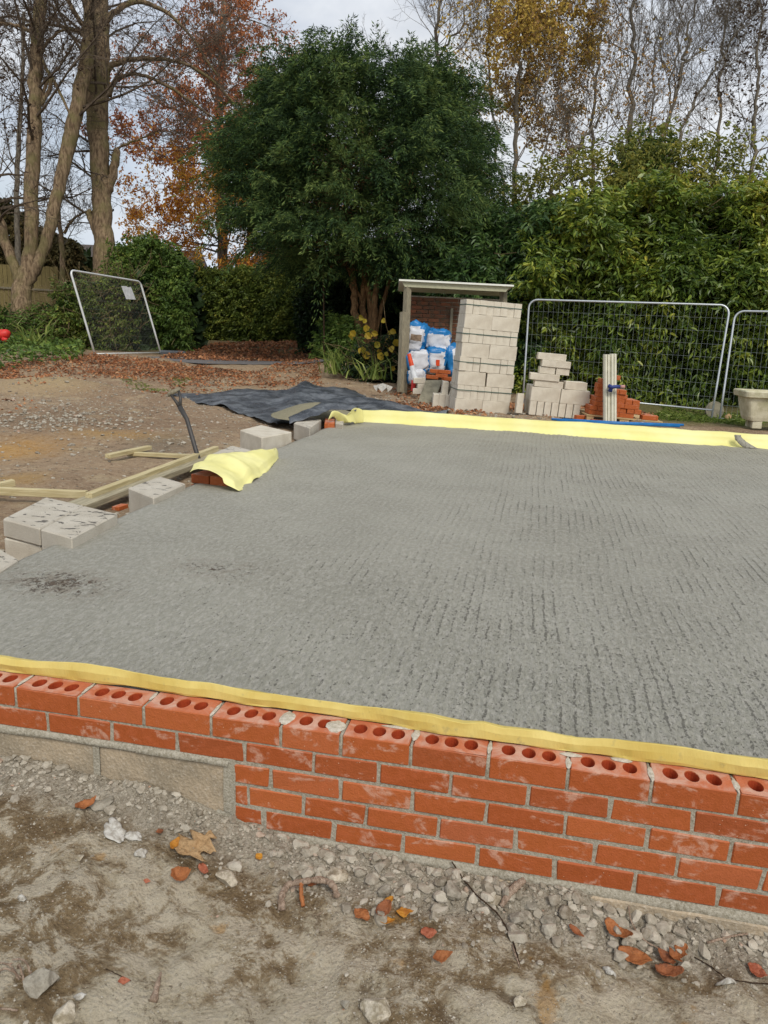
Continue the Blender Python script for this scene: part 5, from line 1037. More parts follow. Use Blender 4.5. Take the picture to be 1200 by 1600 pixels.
bare_tree('leafy_tree', 'tall tree with olive-yellow autumn leaves right of the evergreen top', [dict(p=[(800, 420, 16), (804, 300, 14), (806, 200, 12), (812, 100, 10), (815, 0, 8), (818, -100, 5)], limbs=20, t0=.25), dict(p=[(790, 330, 8), (775, 230, 7), (765, 120, 6), (760, 20, 5)], limbs=11), dict(p=[(815, 330, 7), (850, 240, 6), (872, 150, 5), (885, 60, 4)], limbs=10)], 24, limb_len=3.2, ang=(.5, 1.1), trop=.5, seed=35, leaf='olive', nleaf=17000, leafsz=(.11, .08), k2=7, k3=6, k4=5, leafsel=lambda p: (fbm(p*.5, 2, 4) > .0) | (np.random.rand(len(p)) < .1), leaf2=('rusty', (13, 1)))
bare_tree('bare_tree', 'bare tree top showing directly behind the crown of the evergreen', [dict(p=[(690, 300, 14), (686, 120, 11), (684, 40, 9), (688, -60, 6)], limbs=22, t0=.3), dict(p=[(686, 90, 7), (720, 40, 5), (745, -20, 4)], limbs=12)], 27, limb_len=3.0, ang=(.5, 1.1), trop=.6, seed=36, group=GR, k2=6, k3=6, k4=4)
bare_tree('bare_tree', 'slim bare tree between the leaning tree and the upright one', [dict(p=[(935, 420, 11), (930, 300, 10), (928, 180, 8), (938, 60, 6), (945, -40, 4)], limbs=22, t0=.25)], 26, limb_len=3.5, ang=(.5, 1.1), trop=.6, seed=37, group=GR, leaf='rusty', nleaf=800, leafsz=(.1, .07), k2=7, k3=6, k4=4)
bare_tree('bare_tree', 'slim bare tree standing between the fanned tree and the right edge', [dict(p=[(1110, 420, 11), (1116, 300, 10), (1126, 180, 8), (1130, 60, 6), (1138, -40, 4)], limbs=20, t0=.2)], 27, limb_len=3.4, ang=(.5, 1.1), trop=.6, seed=38, group=GR, k2=6, k3=6, k4=4)

TW = 1.0
# the evergreen ------------------------------------------------------------------
np.random.seed(41)
yb = at(578, 565, 18.6); yt = thing('yew_tree', 'huge dark green yew with many stems in the middle of the picture', 'tree', tuple(yb))
tk = MB(); DY = 18.0
for st in ([(576, 570, 24), (566, 500, 15), (556, 440, 13), (550, 390, 12), (545, 320, 9), (540, 250, 5)], [(580, 560, 18), (574, 480, 13), (572, 420, 12), (568, 380, 10), (575, 300, 7), (570, 180, 5)], [(582, 550, 16), (586, 480, 13), (596, 430, 11), (604, 390, 10), (625, 320, 7), (640, 240, 5)],
           [(578, 545, 18), (570, 470, 12), (580, 410, 9), (590, 360, 8), (600, 280, 6)], [(572, 545, 12), (556, 470, 8), (530, 410, 6), (480, 350, 4)], [(584, 540, 10), (600, 450, 8), (650, 390, 6), (700, 340, 4)]):
    P, r = poly_world(st, 18.3); r = r*.78; P += np.random.uniform(-.12, .12, P.shape)*[1, 1, 0]; Q, rr = resample(P, r, len(P)*5, .02); rough_tube(tk, Q, rr, 10, .14)
link('trunk', tk.mesh('trunk', M['bark_yew'], True), None, yt)
cx, cy = at(568, 300, 18.3)[:2]; zz0, zz1 = 2.0, 8.35
hs = np.array([1.75, 2.3, 3.0, 3.8, 4.6, 5.6, 6.4, 7.1, 7.6, 8.0, 8.35]); rsx = np.array([1.1, 2.1, 2.7, 2.9, 2.95, 2.9, 2.75, 2.6, 2.4, 2.1, 1.5]); hs = 2.55+(hs-1.75)*.655
S_ = 2300; z = 2.6+4.2*np.random.rand(S_)**.95; az = np.random.rand(S_)*2*np.pi; rr = np.interp(z, hs, rsx)
lump = .98+.75*fbm(np.stack([np.cos(az)*2.6, np.sin(az)*2.6, z*1.0], 1), 4, 6)*1.7; depth_ = np.where(np.random.rand(S_) < .72, np.random.uniform(.80, 1.0, S_), np.random.uniform(.35, .8, S_))
ro = rr*lump*depth_; B = np.stack([cx+ro*np.cos(az)-.35*np.cos(YAW)*0, cy+ro*np.sin(az), z+.15*np.random.randn(S_)], 1)
bmp = np.interp(z, [2.2, 7.2], [0, 1]); B[:, 2] += -.45*(z < 3.3)*np.random.rand(S_)*(np.cos(az-.2) > .3)
A = np.stack([np.cos(az), np.sin(az), .25+1.3*bmp+.35*np.random.randn(S_)], 1); A[:, :2] += .35*np.random.randn(S_, 2)
spray_mesh('foliage', B-.3*unit(A), A, np.where(np.random.rand(S_) < .22, 1.35, 1.0)*np.random.uniform(.6, 1.4, S_), 130, M['yew'], .105, .019, .26, .75, par=yt, side=.9, tipmat=M['yew_tip'])
# upright leaders poking out of the top and inner branches
S2 = 150; az = np.random.rand(S2)*2*np.pi; ro = np.random.rand(S2)**.6*2.6; B = np.stack([cx+ro*np.cos(az), cy+ro*np.sin(az), 6.4-.06*ro**2+.2*np.random.randn(S2)], 1); A = np.stack([.35*np.cos(az), .35*np.sin(az), 1+0*az], 1)
spray_mesh('leader_shoots', B-[0, 0, .3], A, np.random.uniform(.6, 1.25, S2), 90, M['yew'], .1, .022, .16, .05, par=yt, tipmat=M['yew_tip'])
n = 260; s = np.stack([cx+.5*np.random.randn(n), cy+.5*np.random.randn(n), np.random.uniform(2.4, 5.2, n)], 1); az = np.random.rand(n)*6.28
P1, R1 = grow(s, np.stack([np.cos(az), np.sin(az), .25+0*az], 1), np.random.uniform(1.2, 2.0, n)*np.interp(s[:, 2], [2.4, 5.2], [1.1, .6]), np.full(n, .022), 5, .12, (0, 0, .1)); link('branches', npmesh('branches', *segs(P1, R1, 4)), M['bark_yew'], yt)

# leaf masses -------------------------------------------------------------------
def mass(name, label, px0, px1, D0, D1, ytop, ybot, mat, S_, K, ln, wd, cat='shrub', group=None, thick=1.6, six=True, splen=(.25, .5), spread=.13, droop=.6, seed=1, inner=2500, lump=.55, lf=.8, out=1.0, stem=None, innermat='inner', tipf=.3, par=None, bn=0, bd=.3):
    """a hedge/shrub face running from pixel px0 (depth D0) to px1 (depth D1); ytop: list of (px, py) outline"""
    np.random.seed(seed); th = thing(name, label, cat, (0, 0, 0), 0, group); yt_x = [q[0] for q in ytop]; yt_y = [q[1] for q in ytop]
    def pts(n, front):
        u = np.random.rand(n); px = px0+(px1-px0)*u; D = D0+(D1-D0)*u; top_ = np.interp(px, yt_x, yt_y); v = np.random.rand(n)**.9
        C_ = np.array([at(px[i], top_[i], D[i]) for i in range(n)]); ztop = C_[:, 2]; zb_ = np.array([at(px[i], ybot, D[i])[2] for i in range(n)]); z = zb_+(ztop-zb_)*v
        P = C_.copy(); P[:, 2] = z; rel = v
        f2 = np.array([FWD[0], FWD[1], 0]); f2 /= np.linalg.norm(f2)
        lm = fbm(np.stack([P[:, 0]*.9, P[:, 1]*.4, z*.9], 1), 3, seed)*2*lump; back = np.clip(rel-.72, 0, 1)/.28
        if front: dd = -lm+np.random.rand(n)*.35+back**1.5*thick*.5*(np.random.rand(n))
        else: dd = .5+np.random.rand(n)*(thick-.5); P[:, 2] -= .15
        return P+f2*dd[:, None], f2, rel
    B, f2, rel = pts(S_, True); n = len(B); A = -f2[None]*out+np.array([0, 0, .35])+.6*np.random.randn(n, 3)+np.array([0, 0, 1.0])*np.clip(rel-.75, 0, 1)[:, None]*3
    spray_mesh('foliage', B, A, np.random.uniform(*splen, n), K, M[mat], ln, wd, spread, droop, six, th, tipfrac=tipf, ldroop=.3)
    if inner:
        P, _, _ = pts(inner, False); V, F = leaves(P, nrand(inner), nrand(inner)-f2*.8, np.full(inner, .38), np.full(inner, .26), .1, .1, True); link('backing_foliage', npmesh('backing_foliage', V, F), M[innermat], th)  # added layer of oversized dark leaves that stops light coming through
    if bn:
        P, _, _ = pts(bn, False); A = -f2+np.array([0, 0, .6])+.5*np.random.randn(bn, 3); P1, R1 = grow(P-f2*.3, A, np.random.uniform(.6, 1.4, bn), np.full(bn, .012), 5, .25, (0, 0, -.2)); o_ = link('stem_tangle', npmesh('stem_tangle', *segs(P1, R1, 3)), M['bramble'], th); o_['kind'] = 'stuff'
    th.location = tuple(at((px0+px1)/2, ybot, (D0+D1)/2)); 
    for c in th.children: c.matrix_parent_inverse = Matrix.Translation(th.location).inverted()
    return th
GL = 'laurel bushes behind the mesh fence'
mass('laurel_bush', 'dense green laurel behind the shed and tall block stack', 690, 860, 16.6, 15.8, [(690, 400), (730, 350), (760, 340), (800, 350), (830, 340), (860, 325)], 640, 'laurel_green', 1500, 15, .145, .052, group=GL, seed=51, lump=.9, splen=(.25, .65), inner=3000, bn=60)
mass('laurel_bush', 'yellow-green laurel behind the mesh fence panel, tallest in the middle', 830, 1050, 15.9, 15.3, [(830, 345), (860, 330), (900, 325), (940, 335), (985, 315), (1010, 295), (1050, 300)], 650, 'laurel', 2200, 15, .14, .05, group=GL, seed=52, lump=1.3, splen=(.3, .85), inner=3500, bn=60)
mass('laurel_bush', 'yellow-tinged laurel reaching over the fence at the right picture edge', 1030, 1290, 15.3, 14.6, [(1030, 305), (1060, 300), (1100, 310), (1140, 318), (1180, 300), (1200, 295), (1290, 290)], 670, 'laurel', 2400, 15, .14, .05, group=GL, seed=53, lump=1.3, splen=(.3, .85), inner=3500, bn=60)
mass('loose_shrub', 'thin yellowish-green growth rising loosely above the laurels', 800, 1200, 17.4, 16.8, [(800, 300), (850, 270), (900, 240), (960, 235), (1010, 200), (1060, 215), (1100, 240), (1140, 225), (1200, 235)], 400, 'olive_green', 1000, 14, .1, .048, seed=64, inner=0, thick=1.8, bn=420, lump=1.0, splen=(.4, 1.0), spread=.2)
mass('evergreen_shrub', 'dusky green shrub top poking up behind the laurels', 960, 1080, 17.5, 17.2, [(960, 300), (1000, 215), (1040, 205), (1080, 260)], 420, 'shrub', 500, 16, .09, .04, seed=54, inner=500, group=None)
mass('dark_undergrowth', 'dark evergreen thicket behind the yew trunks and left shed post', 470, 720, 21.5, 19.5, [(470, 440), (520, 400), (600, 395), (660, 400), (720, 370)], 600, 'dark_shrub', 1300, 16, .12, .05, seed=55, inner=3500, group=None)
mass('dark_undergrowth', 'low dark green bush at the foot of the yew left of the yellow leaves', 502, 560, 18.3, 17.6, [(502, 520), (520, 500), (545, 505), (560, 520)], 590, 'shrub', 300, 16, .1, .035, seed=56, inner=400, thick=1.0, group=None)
mass('dark_undergrowth', 'brownish scrub between the yew foot and the shed post', 556, 634, 16.2, 15.2, [(556, 560), (590, 545), (620, 540), (634, 530)], 606, 'dark_shrub', 300, 14, .09, .04, seed=57, inner=300, thick=.8, group=None, bn=60)
mass('clipped_hedge', 'long olive-green hedge across the driveway in the background', 268, 512, 26.5, 24.5, [(268, 425), (290, 420), (330, 425), (400, 428), (470, 425), (512, 418)], 536, 'hedge', 2300, 20, .11, .05, cat='hedge', seed=58, inner=1900, lump=.3, thick=1.3, splen=(.2, .45), spread=.2, droop=.2)
mass('evergreen_shrub', 'bushy green climber-covered shrub right of the leaning mesh panel', 172, 292, 21.8, 21.3, [(172, 400), (200, 380), (235, 376), (262, 392), (285, 420), (292, 450)], 556, 'shrub', 1300, 20, .1, .048, seed=59, inner=1600, thick=1.4, group=None, bn=80)
mass('bramble_thicket', 'tangled bramble thicket under the leaning mesh panel', 90, 205, 20.2, 20.6, [(90, 450), (120, 440), (165, 430), (205, 425)], 556, 'hedge', 420, 14, .08, .04, seed=60, inner=1300, thick=1.2, bn=420, group=None, innermat='inner')
mass('bramble_thicket', 'grey-green brambles around the foot of the twin-stemmed tree', -40, 110, 20.6, 20.2, [(-40, 480), (30, 500), (70, 470), (110, 450)], 552, 'shrub', 350, 14, .09, .045, seed=61, inner=700, thick=.8, bn=260, group=None)
mass('evergreen_shrub', 'brown-green bush behind the wooden fence at the left edge', -60, 120, 30, 30, [(-60, 290), (0, 310), (40, 345), (80, 375), (120, 385)], 430, 'woods', 800, 16, .16, .08, seed=62, inner=900, group=None)
# weeds
def tuft(name, label, px, py, D, n, ln, group=None, sp=.18, wd=.014, mat='grass'):
    c = at(px, py, D); P = c+np.random.randn(n, 3)*[sp, sp, .0]; A = np.random.randn(n, 3)*[.45, .45, .1]+[0, 0, 1]; A = unit(A); L_ = ln*np.random.uniform(.5, 1.1, n); a1 = P+A*(L_*.55)[:, None]; a2 = a1+unit(A+np.random.randn(n, 3)*[.4, .4, 0]-[0, 0, .55])*(L_*.5)[:, None]
    s = unit(np.cross(A, nrand(n)))*wd; V = np.stack([P-s, P+s, a1+s*.8, a1-s*.8, a2], 1).reshape(-1, 3); b = np.arange(n)[:, None]*5
    o = link(name, npmesh(name, V, [b+[[0, 1, 2, 3]], b+[[3, 2, 4]]]), M[mat]); tag(o, label, 'plant', group)
tuft('grass_clump', 'bright arching grass clump at the foot of the yew', 530, 584, 16.4, 90, .75); tuft('grass_clump', 'thin dry grass clump between yew and shed', 583, 592, 15.2, 50, .6)
tuft('grass_clump', 'pale strappy leaves rising among weeds near the twin-stemmed tree', 52, 536, 18.2, 26, .9, wd=.022)
def cover(name, pix, n, ln, wd, mat, zoff=0.0, hgt=.1, label=None, up=.5, dens=None, six=False):
    q = np.array([on(px, py, z)[:2] for px, py, z in pix]); lo, hi = q.min(0), q.max(0); P = np.random.uniform(lo, hi, (n*4, 2)); 
    from math import atan2
    def inside(P):
        r = np.zeros(len(P), bool); m = len(q)
        for i in range(m):
            a, b = q[i], q[(i+1) % m]; c = ((a[1] > P[:, 1]) != (b[1] > P[:, 1])) & (P[:, 0] < (b[0]-a[0])*(P[:, 1]-a[1])/(b[1]-a[1]+1e-12)+a[0]); r ^= c
        return r
    k = inside(P)
    if dens is not None: k &= dens(P)
    P = P[k][:n]; n = len(P); z = gz(P[:, 0], P[:, 1])+zoff+np.random.rand(n)*hgt; P3 = np.stack([P[:, 0], P[:, 1], z], 1); D = nrand(n)*[1, 1, .35]; D[:, 2] += up*(hgt > .05)
    V, F = leaves(P3, D, np.tile([0, 0, 1.0], (n, 1))+.5*np.random.randn(n, 3), ln*np.random.uniform(.6, 1.3, n), wd*np.random.uniform(.7, 1.2, n), .25, .1+.3*np.random.rand(n, 1), six)
    o = link(name, npmesh(name, V, F), M[mat]); tag(o, kind='stuff'); 
    if label: tag(o, label, 'ground cover')
    return o
np.random.seed(71)
cover('weeds', [(-200, 565, .25), (130, 562, .25), (128, 535, .35), (60, 520, .55), (-200, 520, .5)], 3800, .13, .08, 'shrub', .02, .22, 'low green weeds under the left trees')
cover('grass', [(1020, 662, -.1), (1170, 676, -.1), (1200, 640, 0), (1040, 626, 0)], 3500, .12, .014, 'grass', .0, .04, 'rough grass at the foot of the fence panels', up=1.2)
cover('grass', [(90, 594, .12), (300, 592, .12), (300, 576, .2), (90, 576, .2)], 1300, .045, .02, 'grass', .0, .03, 'thin green moss patch on the leafy yard', dens=lambda P: fbm(np.c_[P*1.5, P[:, 0]*0], 3, 4) > .08)
dn = lambda th_: (lambda P: fbm(np.c_[P*.9, P[:, 0]*0], 4, 14)+.3*np.random.rand(len(P)) > th_)
cover('fallen_leaves', [(-300, 612, .1), (120, 598, .1), (330, 585, .15), (500, 596, .1), (500, 563, .25), (400, 568, .3), (270, 560, .3), (150, 556, .25), (-300, 556, .35)], 12000, .068, .042, 'litter', .004, .03, 'carpet of brown fallen leaves across the back of the yard', dens=dn(.14))
cover('fallen_leaves', [(250, 550, .4), (505, 562, .33), (540, 533, .62), (280, 526, .66)], 6000, .1, .07, 'litter', .01, .04, 'orange leaves drifted along the foot of the background hedge')
cover('fallen_leaves', [(-200, 660, -.05), (250, 630, 0), (640, 625, 0), (640, 585, .1), (500, 590, .1), (330, 580, .15), (-200, 600, .1)], 3000, .065, .04, 'litter', .004, .02, 'scattered leaves on the middle of the yard', dens=dn(.30))
cover('fallen_leaves', [(560, 640, -.05), (830, 655, -.05), (1020, 662, -.05), (1020, 640, 0), (640, 610, 0)], 1800, .07, .05, 'litter', .004, .02, 'leaf scraps around the shed and stacks', dens=dn(.2))
# yellow-leaved stems by the yew
np.random.seed(73); ys = thing('yellow_leaved_shrub', 'sparse shrub with big round yellow leaves before the yew trunks', 'shrub', tuple(at(600, 590, 15.6)))
Pl = []
for (px, py) in [(546, 517), (551, 525), (573, 507), (570, 520), (580, 519), (585, 521), (595, 499), (595, 535), (598, 536), (611, 516), (613, 540), (617, 530), (620, 533), (622, 521), (590, 545), (568, 541), (562, 543), (587, 553), (580, 555), (608, 526), (605, 543), (601, 551), (612, 517), (625, 528), (572, 498), (561, 495), (616, 572), (610, 566)]: Pl.append(at(px+2*random.uniform(-1, 1), py, 15.6+random.uniform(-.3, .3)))
Pl = np.array(Pl); n = len(Pl); rf = np.random.uniform(.6, 1.2, n); V, F = leaves(Pl, nrand(n)*[1, .3, .5]-[0, 0, .5], np.tile(-FWD, (n, 1))+.5*np.random.randn(n, 3), .17*rf, .16*rf, .1, .2, True); link('foliage', npmesh('foliage', V, F), M['yleaf'], ys)
A_ = []; B_ = []; rt_ = at(600, 595, 15.7)
for p in Pl[::1]:
    mpt = (p+rt_)/2+np.random.randn(3)*.1+[0, 0, .12]; A_ += [rt_+np.random.randn(3)*[.2, .1, 0], mpt]; B_ += [mpt, p]
V, F = prisms(np.array(A_), np.array(B_), np.full(len(A_), .0035), np.full(len(A_), .0025), 4); link('twiggy_growth', npmesh('twiggy_growth', V, F), M['twig_dark'], ys)
# cable/dark ivy pole left of yew
V, F = tube([at(507, 600, 17.9), at(506, 500, 17.9), at(505, 400, 17.9), at(504, 300, 17.9)], .018, 7); o = link('thin_tree_stem', npmesh('thin_tree_stem', V, F, True), M['twig_dark']); tag(o, 'slim dark upright stem just left of the yew trunks', 'tree')

# wooden fence, post, teal bin, houses -----------------------------------------------
wf = thing('wooden_fence', 'old greenish close-boarded fence behind the twin-stemmed tree', 'fence', tuple(at(20, 500, 24)))
a, b = at(-120, 500, 24), at(100, 500, 25); ux = unit((b-a)*[1, 1, 0]); Lf = np.linalg.norm(b-a); fm = MB(); Mx = Matrix.Rotation(math.atan2(ux[1], ux[0]), 4, 'Z'); zt_ = at(0, 412, 24)[2]; zb_ = a[2]-.4
for i in range(int(Lf/.125)): hh = zt_-zb_+random.uniform(-.02, .02); fm.add(*boxv(a+ux*(.06+.125*i)+[0, 0, zb_-a[2]+hh/2]+np.array([0, random.uniform(-.006, .006), 0]), (.118, .018, hh), .002, .001, Mx))
link('boards', fm.mesh('boards', M['fence_wood']), None, wf)
for zz in (at(0, 449, 24)[2], at(0, 492, 24)[2]): V, F = boxv(a+ux*Lf/2+[0, 0, zz-a[2]]-np.array([-ux[1], ux[0], 0])*.04, (Lf, .05, .06), .004, 0, Mx); link('rail', npmesh('rail', V, F), M['post_wood'], wf)
V, F = tube([at(274, 556, 22.2), at(274, 520, 22.2), at(275, 480, 22.2)], .085, 4); o = link('gate_post', npmesh('gate_post', V, F), M['fence_wood']); tag(o, 'mossy wooden post where the shrub meets the driveway', 'post')
V, F = boxv(at(288, 505, 23.5), (.3, .3, .95), .03, 0); o = link('storage_box', npmesh('storage_box', V, F), M['teal']); tag(o, 'dark teal box half hidden behind the mossy post', 'box')
def house(px0, px1, pyr, pye, D, lab, ch=False):
    h = thing('house', lab, 'house', tuple(at((px0+px1)/2, 500, D))); A0, B0 = at(px0, pye, D), at(px1, pye, D); zr = at((px0+px1)/2, pyr, D)[2]; ux = unit((B0-A0)*[1, 1, 0]); uy = np.array([-ux[1], ux[0], 0]); W_ = np.linalg.norm((B0-A0)[:2]); ze = (A0[2]+B0[2])/2; A0 = np.array([A0[0], A0[1], ze])
    q = lambda u, v, z: A0+ux*u+uy*v+np.array([0, 0, z]); r = zr-ze; wv = [q(.3, .4, -3.5), q(W_-.3, .4, -3.5), q(W_-.3, 5.6, -3.5), q(.3, 5.6, -3.5), q(.3, .4, .1), q(W_-.3, .4, .1), q(W_-.3, 5.6, .1), q(.3, 5.6, .1)]
    link('walls', bev_mesh('walls', wv, [(3, 2, 1, 0), (4, 5, 6, 7), (0, 1, 5, 4), (1, 2, 6, 5), (2, 3, 7, 6), (3, 0, 4, 7)], M['house_wall'], 0), None, h)
    rv = [q(0, 0, 0), q(W_, 0, 0), q(W_, 6, 0), q(0, 6, 0), q(.1, 3, r), q(W_-.1, 3, r)]; link('roof', bev_mesh('roof', rv, [(0, 1, 5, 4), (2, 3, 4, 5), (0, 4, 3), (1, 2, 5), (3, 2, 1, 0)], M['tiles'], 0), None, h)
house(-20, 225, 373, 404, 38, 'low house roof showing between the trunks at the left'); house(245, 300, 385, 425, 48, 'slice of dark gable roof beside the copper beech'); house(385, 520, 383, 425, 40, 'brown-roofed house glimpsed under the yew crown')
# far woodland so that no empty horizon is left
np.random.seed(81); V = []; n = 16000; an = np.random.uniform(-1.3, 1.3, n); rr = np.random.uniform(62, 82, n); x = CAM[0]+rr*np.sin(an-YAW); y = CAM[1]+rr*np.cos(an-YAW); hh = 3.2+2.5*fbm(np.c_[x*.08, y*.08, x*0], 3, 3)*2
P = np.stack([x, y, .8+np.random.rand(n)*np.maximum(hh, .5)], 1); V, F = leaves(P, nrand(n), nrand(n), np.full(n, .9), np.full(n, .6), .2, .2); o = link('woodland', npmesh('woodland', V, F), M['woods']); tag(o, 'low belt of far trees', 'woodland', kind='stuff')

# ================================================================== foreground debris
def ico(sub):
    bm = bmesh.new(); bmesh.ops.create_icosphere(bm, subdivisions=sub, radius=1); bm.verts.ensure_lookup_table()
    V = np.array([v.co[:] for v in bm.verts]); F = np.array([[v.index for v in f.verts] for f in bm.faces]); bm.free(); return V, F
I1, I2, I3 = ico(1), ico(2), ico(3)
def rocks(C_, R_, tmpl, planes=9, flat=.7, rough=.08):
    """many angular stones: spheres clipped by random planes"""
    V0, F0 = tmpl; n = len(C_); V = np.repeat(V0[None], n, 0)
    for p in range(planes):
        nr = nrand(n); d = np.random.uniform(.45, .8, (n, 1)); dt = np.einsum('nvk,nk->nv', V, nr); V = np.where((dt > d)[..., None], V-(dt-d)[..., None]*nr[:, None], V)
    V = V*np.stack([np.random.uniform(.8, 1.3, n), np.random.uniform(.8, 1.3, n), np.random.uniform(.8, 1.1, n)*flat], 1)[:, None]
    if rough: W = V.reshape(-1, 3); V = (W*(1+rough*2*fbm(W*3+np.repeat(np.random.rand(n, 3)*50, len(V0), 0), 3, 3)[:, None])).reshape(n, -1, 3)
    a = np.random.rand(n)*6.28; c, s_ = np.cos(a)[:, None], np.sin(a)[:, None]; x, y = V[..., 0]*c-V[..., 1]*s_, V[..., 0]*s_+V[..., 1]*c
    V = np.stack([x, y, V[..., 2]], 2)*np.asarray(R_).reshape(-1, 1, 1)+C_[:, None]
    return V.reshape(-1, 3), (F0[None]+(np.arange(n)*len(V0))[:, None, None]).reshape(-1, 3)
np.random.seed(91)
# rubble at the foot of the wall
n = 5600; x = np.random.uniform(-.25, 2.7, n); dens = np.interp(x, [-.2, .2, .5, .75, 1.0, 1.6, 1.9, 2.3, 2.7], [.8, .6, .6, .7, 1, 1, .8, .4, .4]); k = np.random.rand(n) < dens; x = x[k]; n = len(x)
y = -.006-np.abs(np.random.randn(n))*.07*np.interp(x, [0, .5, 1, 1.7, 2.2], [1.1, .7, 1.3, 1.3, .9]); r = np.clip(np.random.lognormal(-5.55, .72, n), .0015, .026)
P = np.stack([x, y, gz(x, y)+r*.1], 1); V, F = rocks(P, r, I2, 12, .75, .14); o = link('rubble', npmesh('rubble', V, F), M['stone']); tag(o, 'grey concrete rubble banked along the foot of the brick wall', 'rubble', kind='stuff')
n = 120; x = np.random.uniform(.95, 2.1, n); y = -.02-np.abs(np.random.randn(n))*.07; r = np.random.uniform(.011, .026, n); P = np.stack([x, y, gz(x, y)+r*.3], 1); V, F = rocks(P, r, I2, 12, .85, .16); o = link('rubble', npmesh('rubble', V, F), M['stone']); tag(o, 'larger broken lumps among the rubble under the middle of the wall', 'rubble', kind='stuff')
# loose grit over the near ground
n = 15000; x = np.random.uniform(-.35, 2.7, n); y = np.random.uniform(-1.0, .0, n); k = fbm(np.c_[x*3, y*3, x*0], 4, 17)+.25*np.random.rand(n) > .02; x, y = x[k], y[k]; n = len(x); r = np.clip(np.random.lognormal(-6.45, .5, n), .0008, .008)
P = np.stack([x, y, gz(x, y)+r*.3], 1); V, F = rocks(P, r, I1, 5, rough=0); o = link('grit', npmesh('grit', V, F), M['stone']); tag(o, 'fine pale grit scattered on the near bare ground', 'grit', kind='stuff')
# pebbles over the yard
n = 13000; x = np.random.uniform(-7, -.9, n); y = np.random.uniform(1.2, 13, n); k = fbm(np.c_[x*.9, y*.9, x*0], 4, 18)+.25*np.random.rand(n) > .06; x, y = x[k], y[k]; n = len(x); r = np.clip(np.random.lognormal(-4.85, .6, n), .003, .04)
P = np.stack([x, y, gz(x, y)+r*.2], 1); V, F = rocks(P, r, I1, 5, .6, 0); o = link('pebbles', npmesh('pebbles', V, F), M['stone']); tag(o, 'stones and pebbles scattered over the brown yard', 'pebbles', kind='stuff')
q = on(80, 655, -.08); n = 500; x = q[0]+.75*np.random.randn(n); y = q[1]+.6*np.random.randn(n); r = np.clip(np.random.lognormal(-4.0, .35, n), .010, .04); P = np.stack([x, y, gz(x, y)+r*.3], 1); V, F = rocks(P, r, I1, 7, .7, 0); o = link('rubble', npmesh('rubble', V, F), M['stone']); tag(o, 'grey patch of broken stone on the yard at the left', 'rubble', kind='stuff')
n = 1200; q = on(720, 655, -.05); x = np.random.uniform(-2, 3.3, n); y = np.random.uniform(8.0, 11.0, n); r = np.clip(np.random.lognormal(-4.2, .5, n), .006, .04); P = np.stack([x, y, gz(x, y)+r*.3], 1); V, F = rocks(P, r, I1, 7, .7, 0); o = link('pebbles', npmesh('pebbles', V, F), M['stone']); tag(o, 'stones strewn in front of the stacks beyond the slab', 'pebbles', kind='stuff')
def gpt(px, py, z0=-.43):
    p = on(px, py, z0)
    for _ in range(4): p = on(px, py, gz1(p[0], p[1]))
    return p
GRK = 'loose stones on the near ground'
for k_, (px, py, r, mt, lab, fl) in enumerate([(355, 1377, .036, 'rock', 'pale knobbly stone to the right of the big tan leaf', .75), (65, 1545, .044, 'rock_grey', 'rounded grey stone lying among roots at the lower left corner', .8), (590, 1585, .04, 'rock', 'pale stone cut by the bottom edge near the middle', .8), (810, 1440, .03, 'rock_grey', 'bluish grey stone at the outer edge of the rubble below the wall', .7),
        (830, 1418, .03, 'rock_grey', 'broken grey lump right in the rubble bank under the wall', .9), (705, 1398, .03, 'rock_grey', 'square grey stone wedged under the wall mortar', .9), (775, 1412, .024, 'rock', 'pale stone beside the thin dark root', .9), (525, 1372, .032, 'rock', 'yellowish stone on the rubble at the end of the crooked root', .8), (855, 1443, .022, 'rock_grey', 'small grey stone below the broken grey lump', .8),
        (815, 1570, .02, 'rock', 'small rounded pale stone near the bottom edge right of centre', .8), (100, 1590, .034, 'rock', 'tan stone cut by the bottom edge at the left', .6), (125, 1342, .012, 'rock', 'little round pale stone on the bare ground at the left', .7), (425, 1353, .013, 'rock', 'white little stone at the left end of the rubble bank', .7), (540, 1573, .016, 'rock_grey', 'small grey pebble left of the bottom-edge stone', .7), (1190, 1455, .026, 'rock_grey', 'grey stone against the wall foot at the right edge', .8), (600, 1395, .022, 'rock_grey', 'grey stone above the orange leaves in the rubble', .9), (470, 1392, .018, 'rock', 'small pale stone above the crooked root', .8), (1005, 1482, .011, 'rock_grey', 'tiny blue-grey stone between the curled leaves', .7)]):
    np.random.seed(300+k_); p = gpt(px, py); V, F = rocks(np.array([p+[0, 0, r*.35]]), [r], I3, 11, fl, .16); o = link('stone', npmesh('stone', V, F), M[mt]); tag(o, lab, 'stone', GRK)
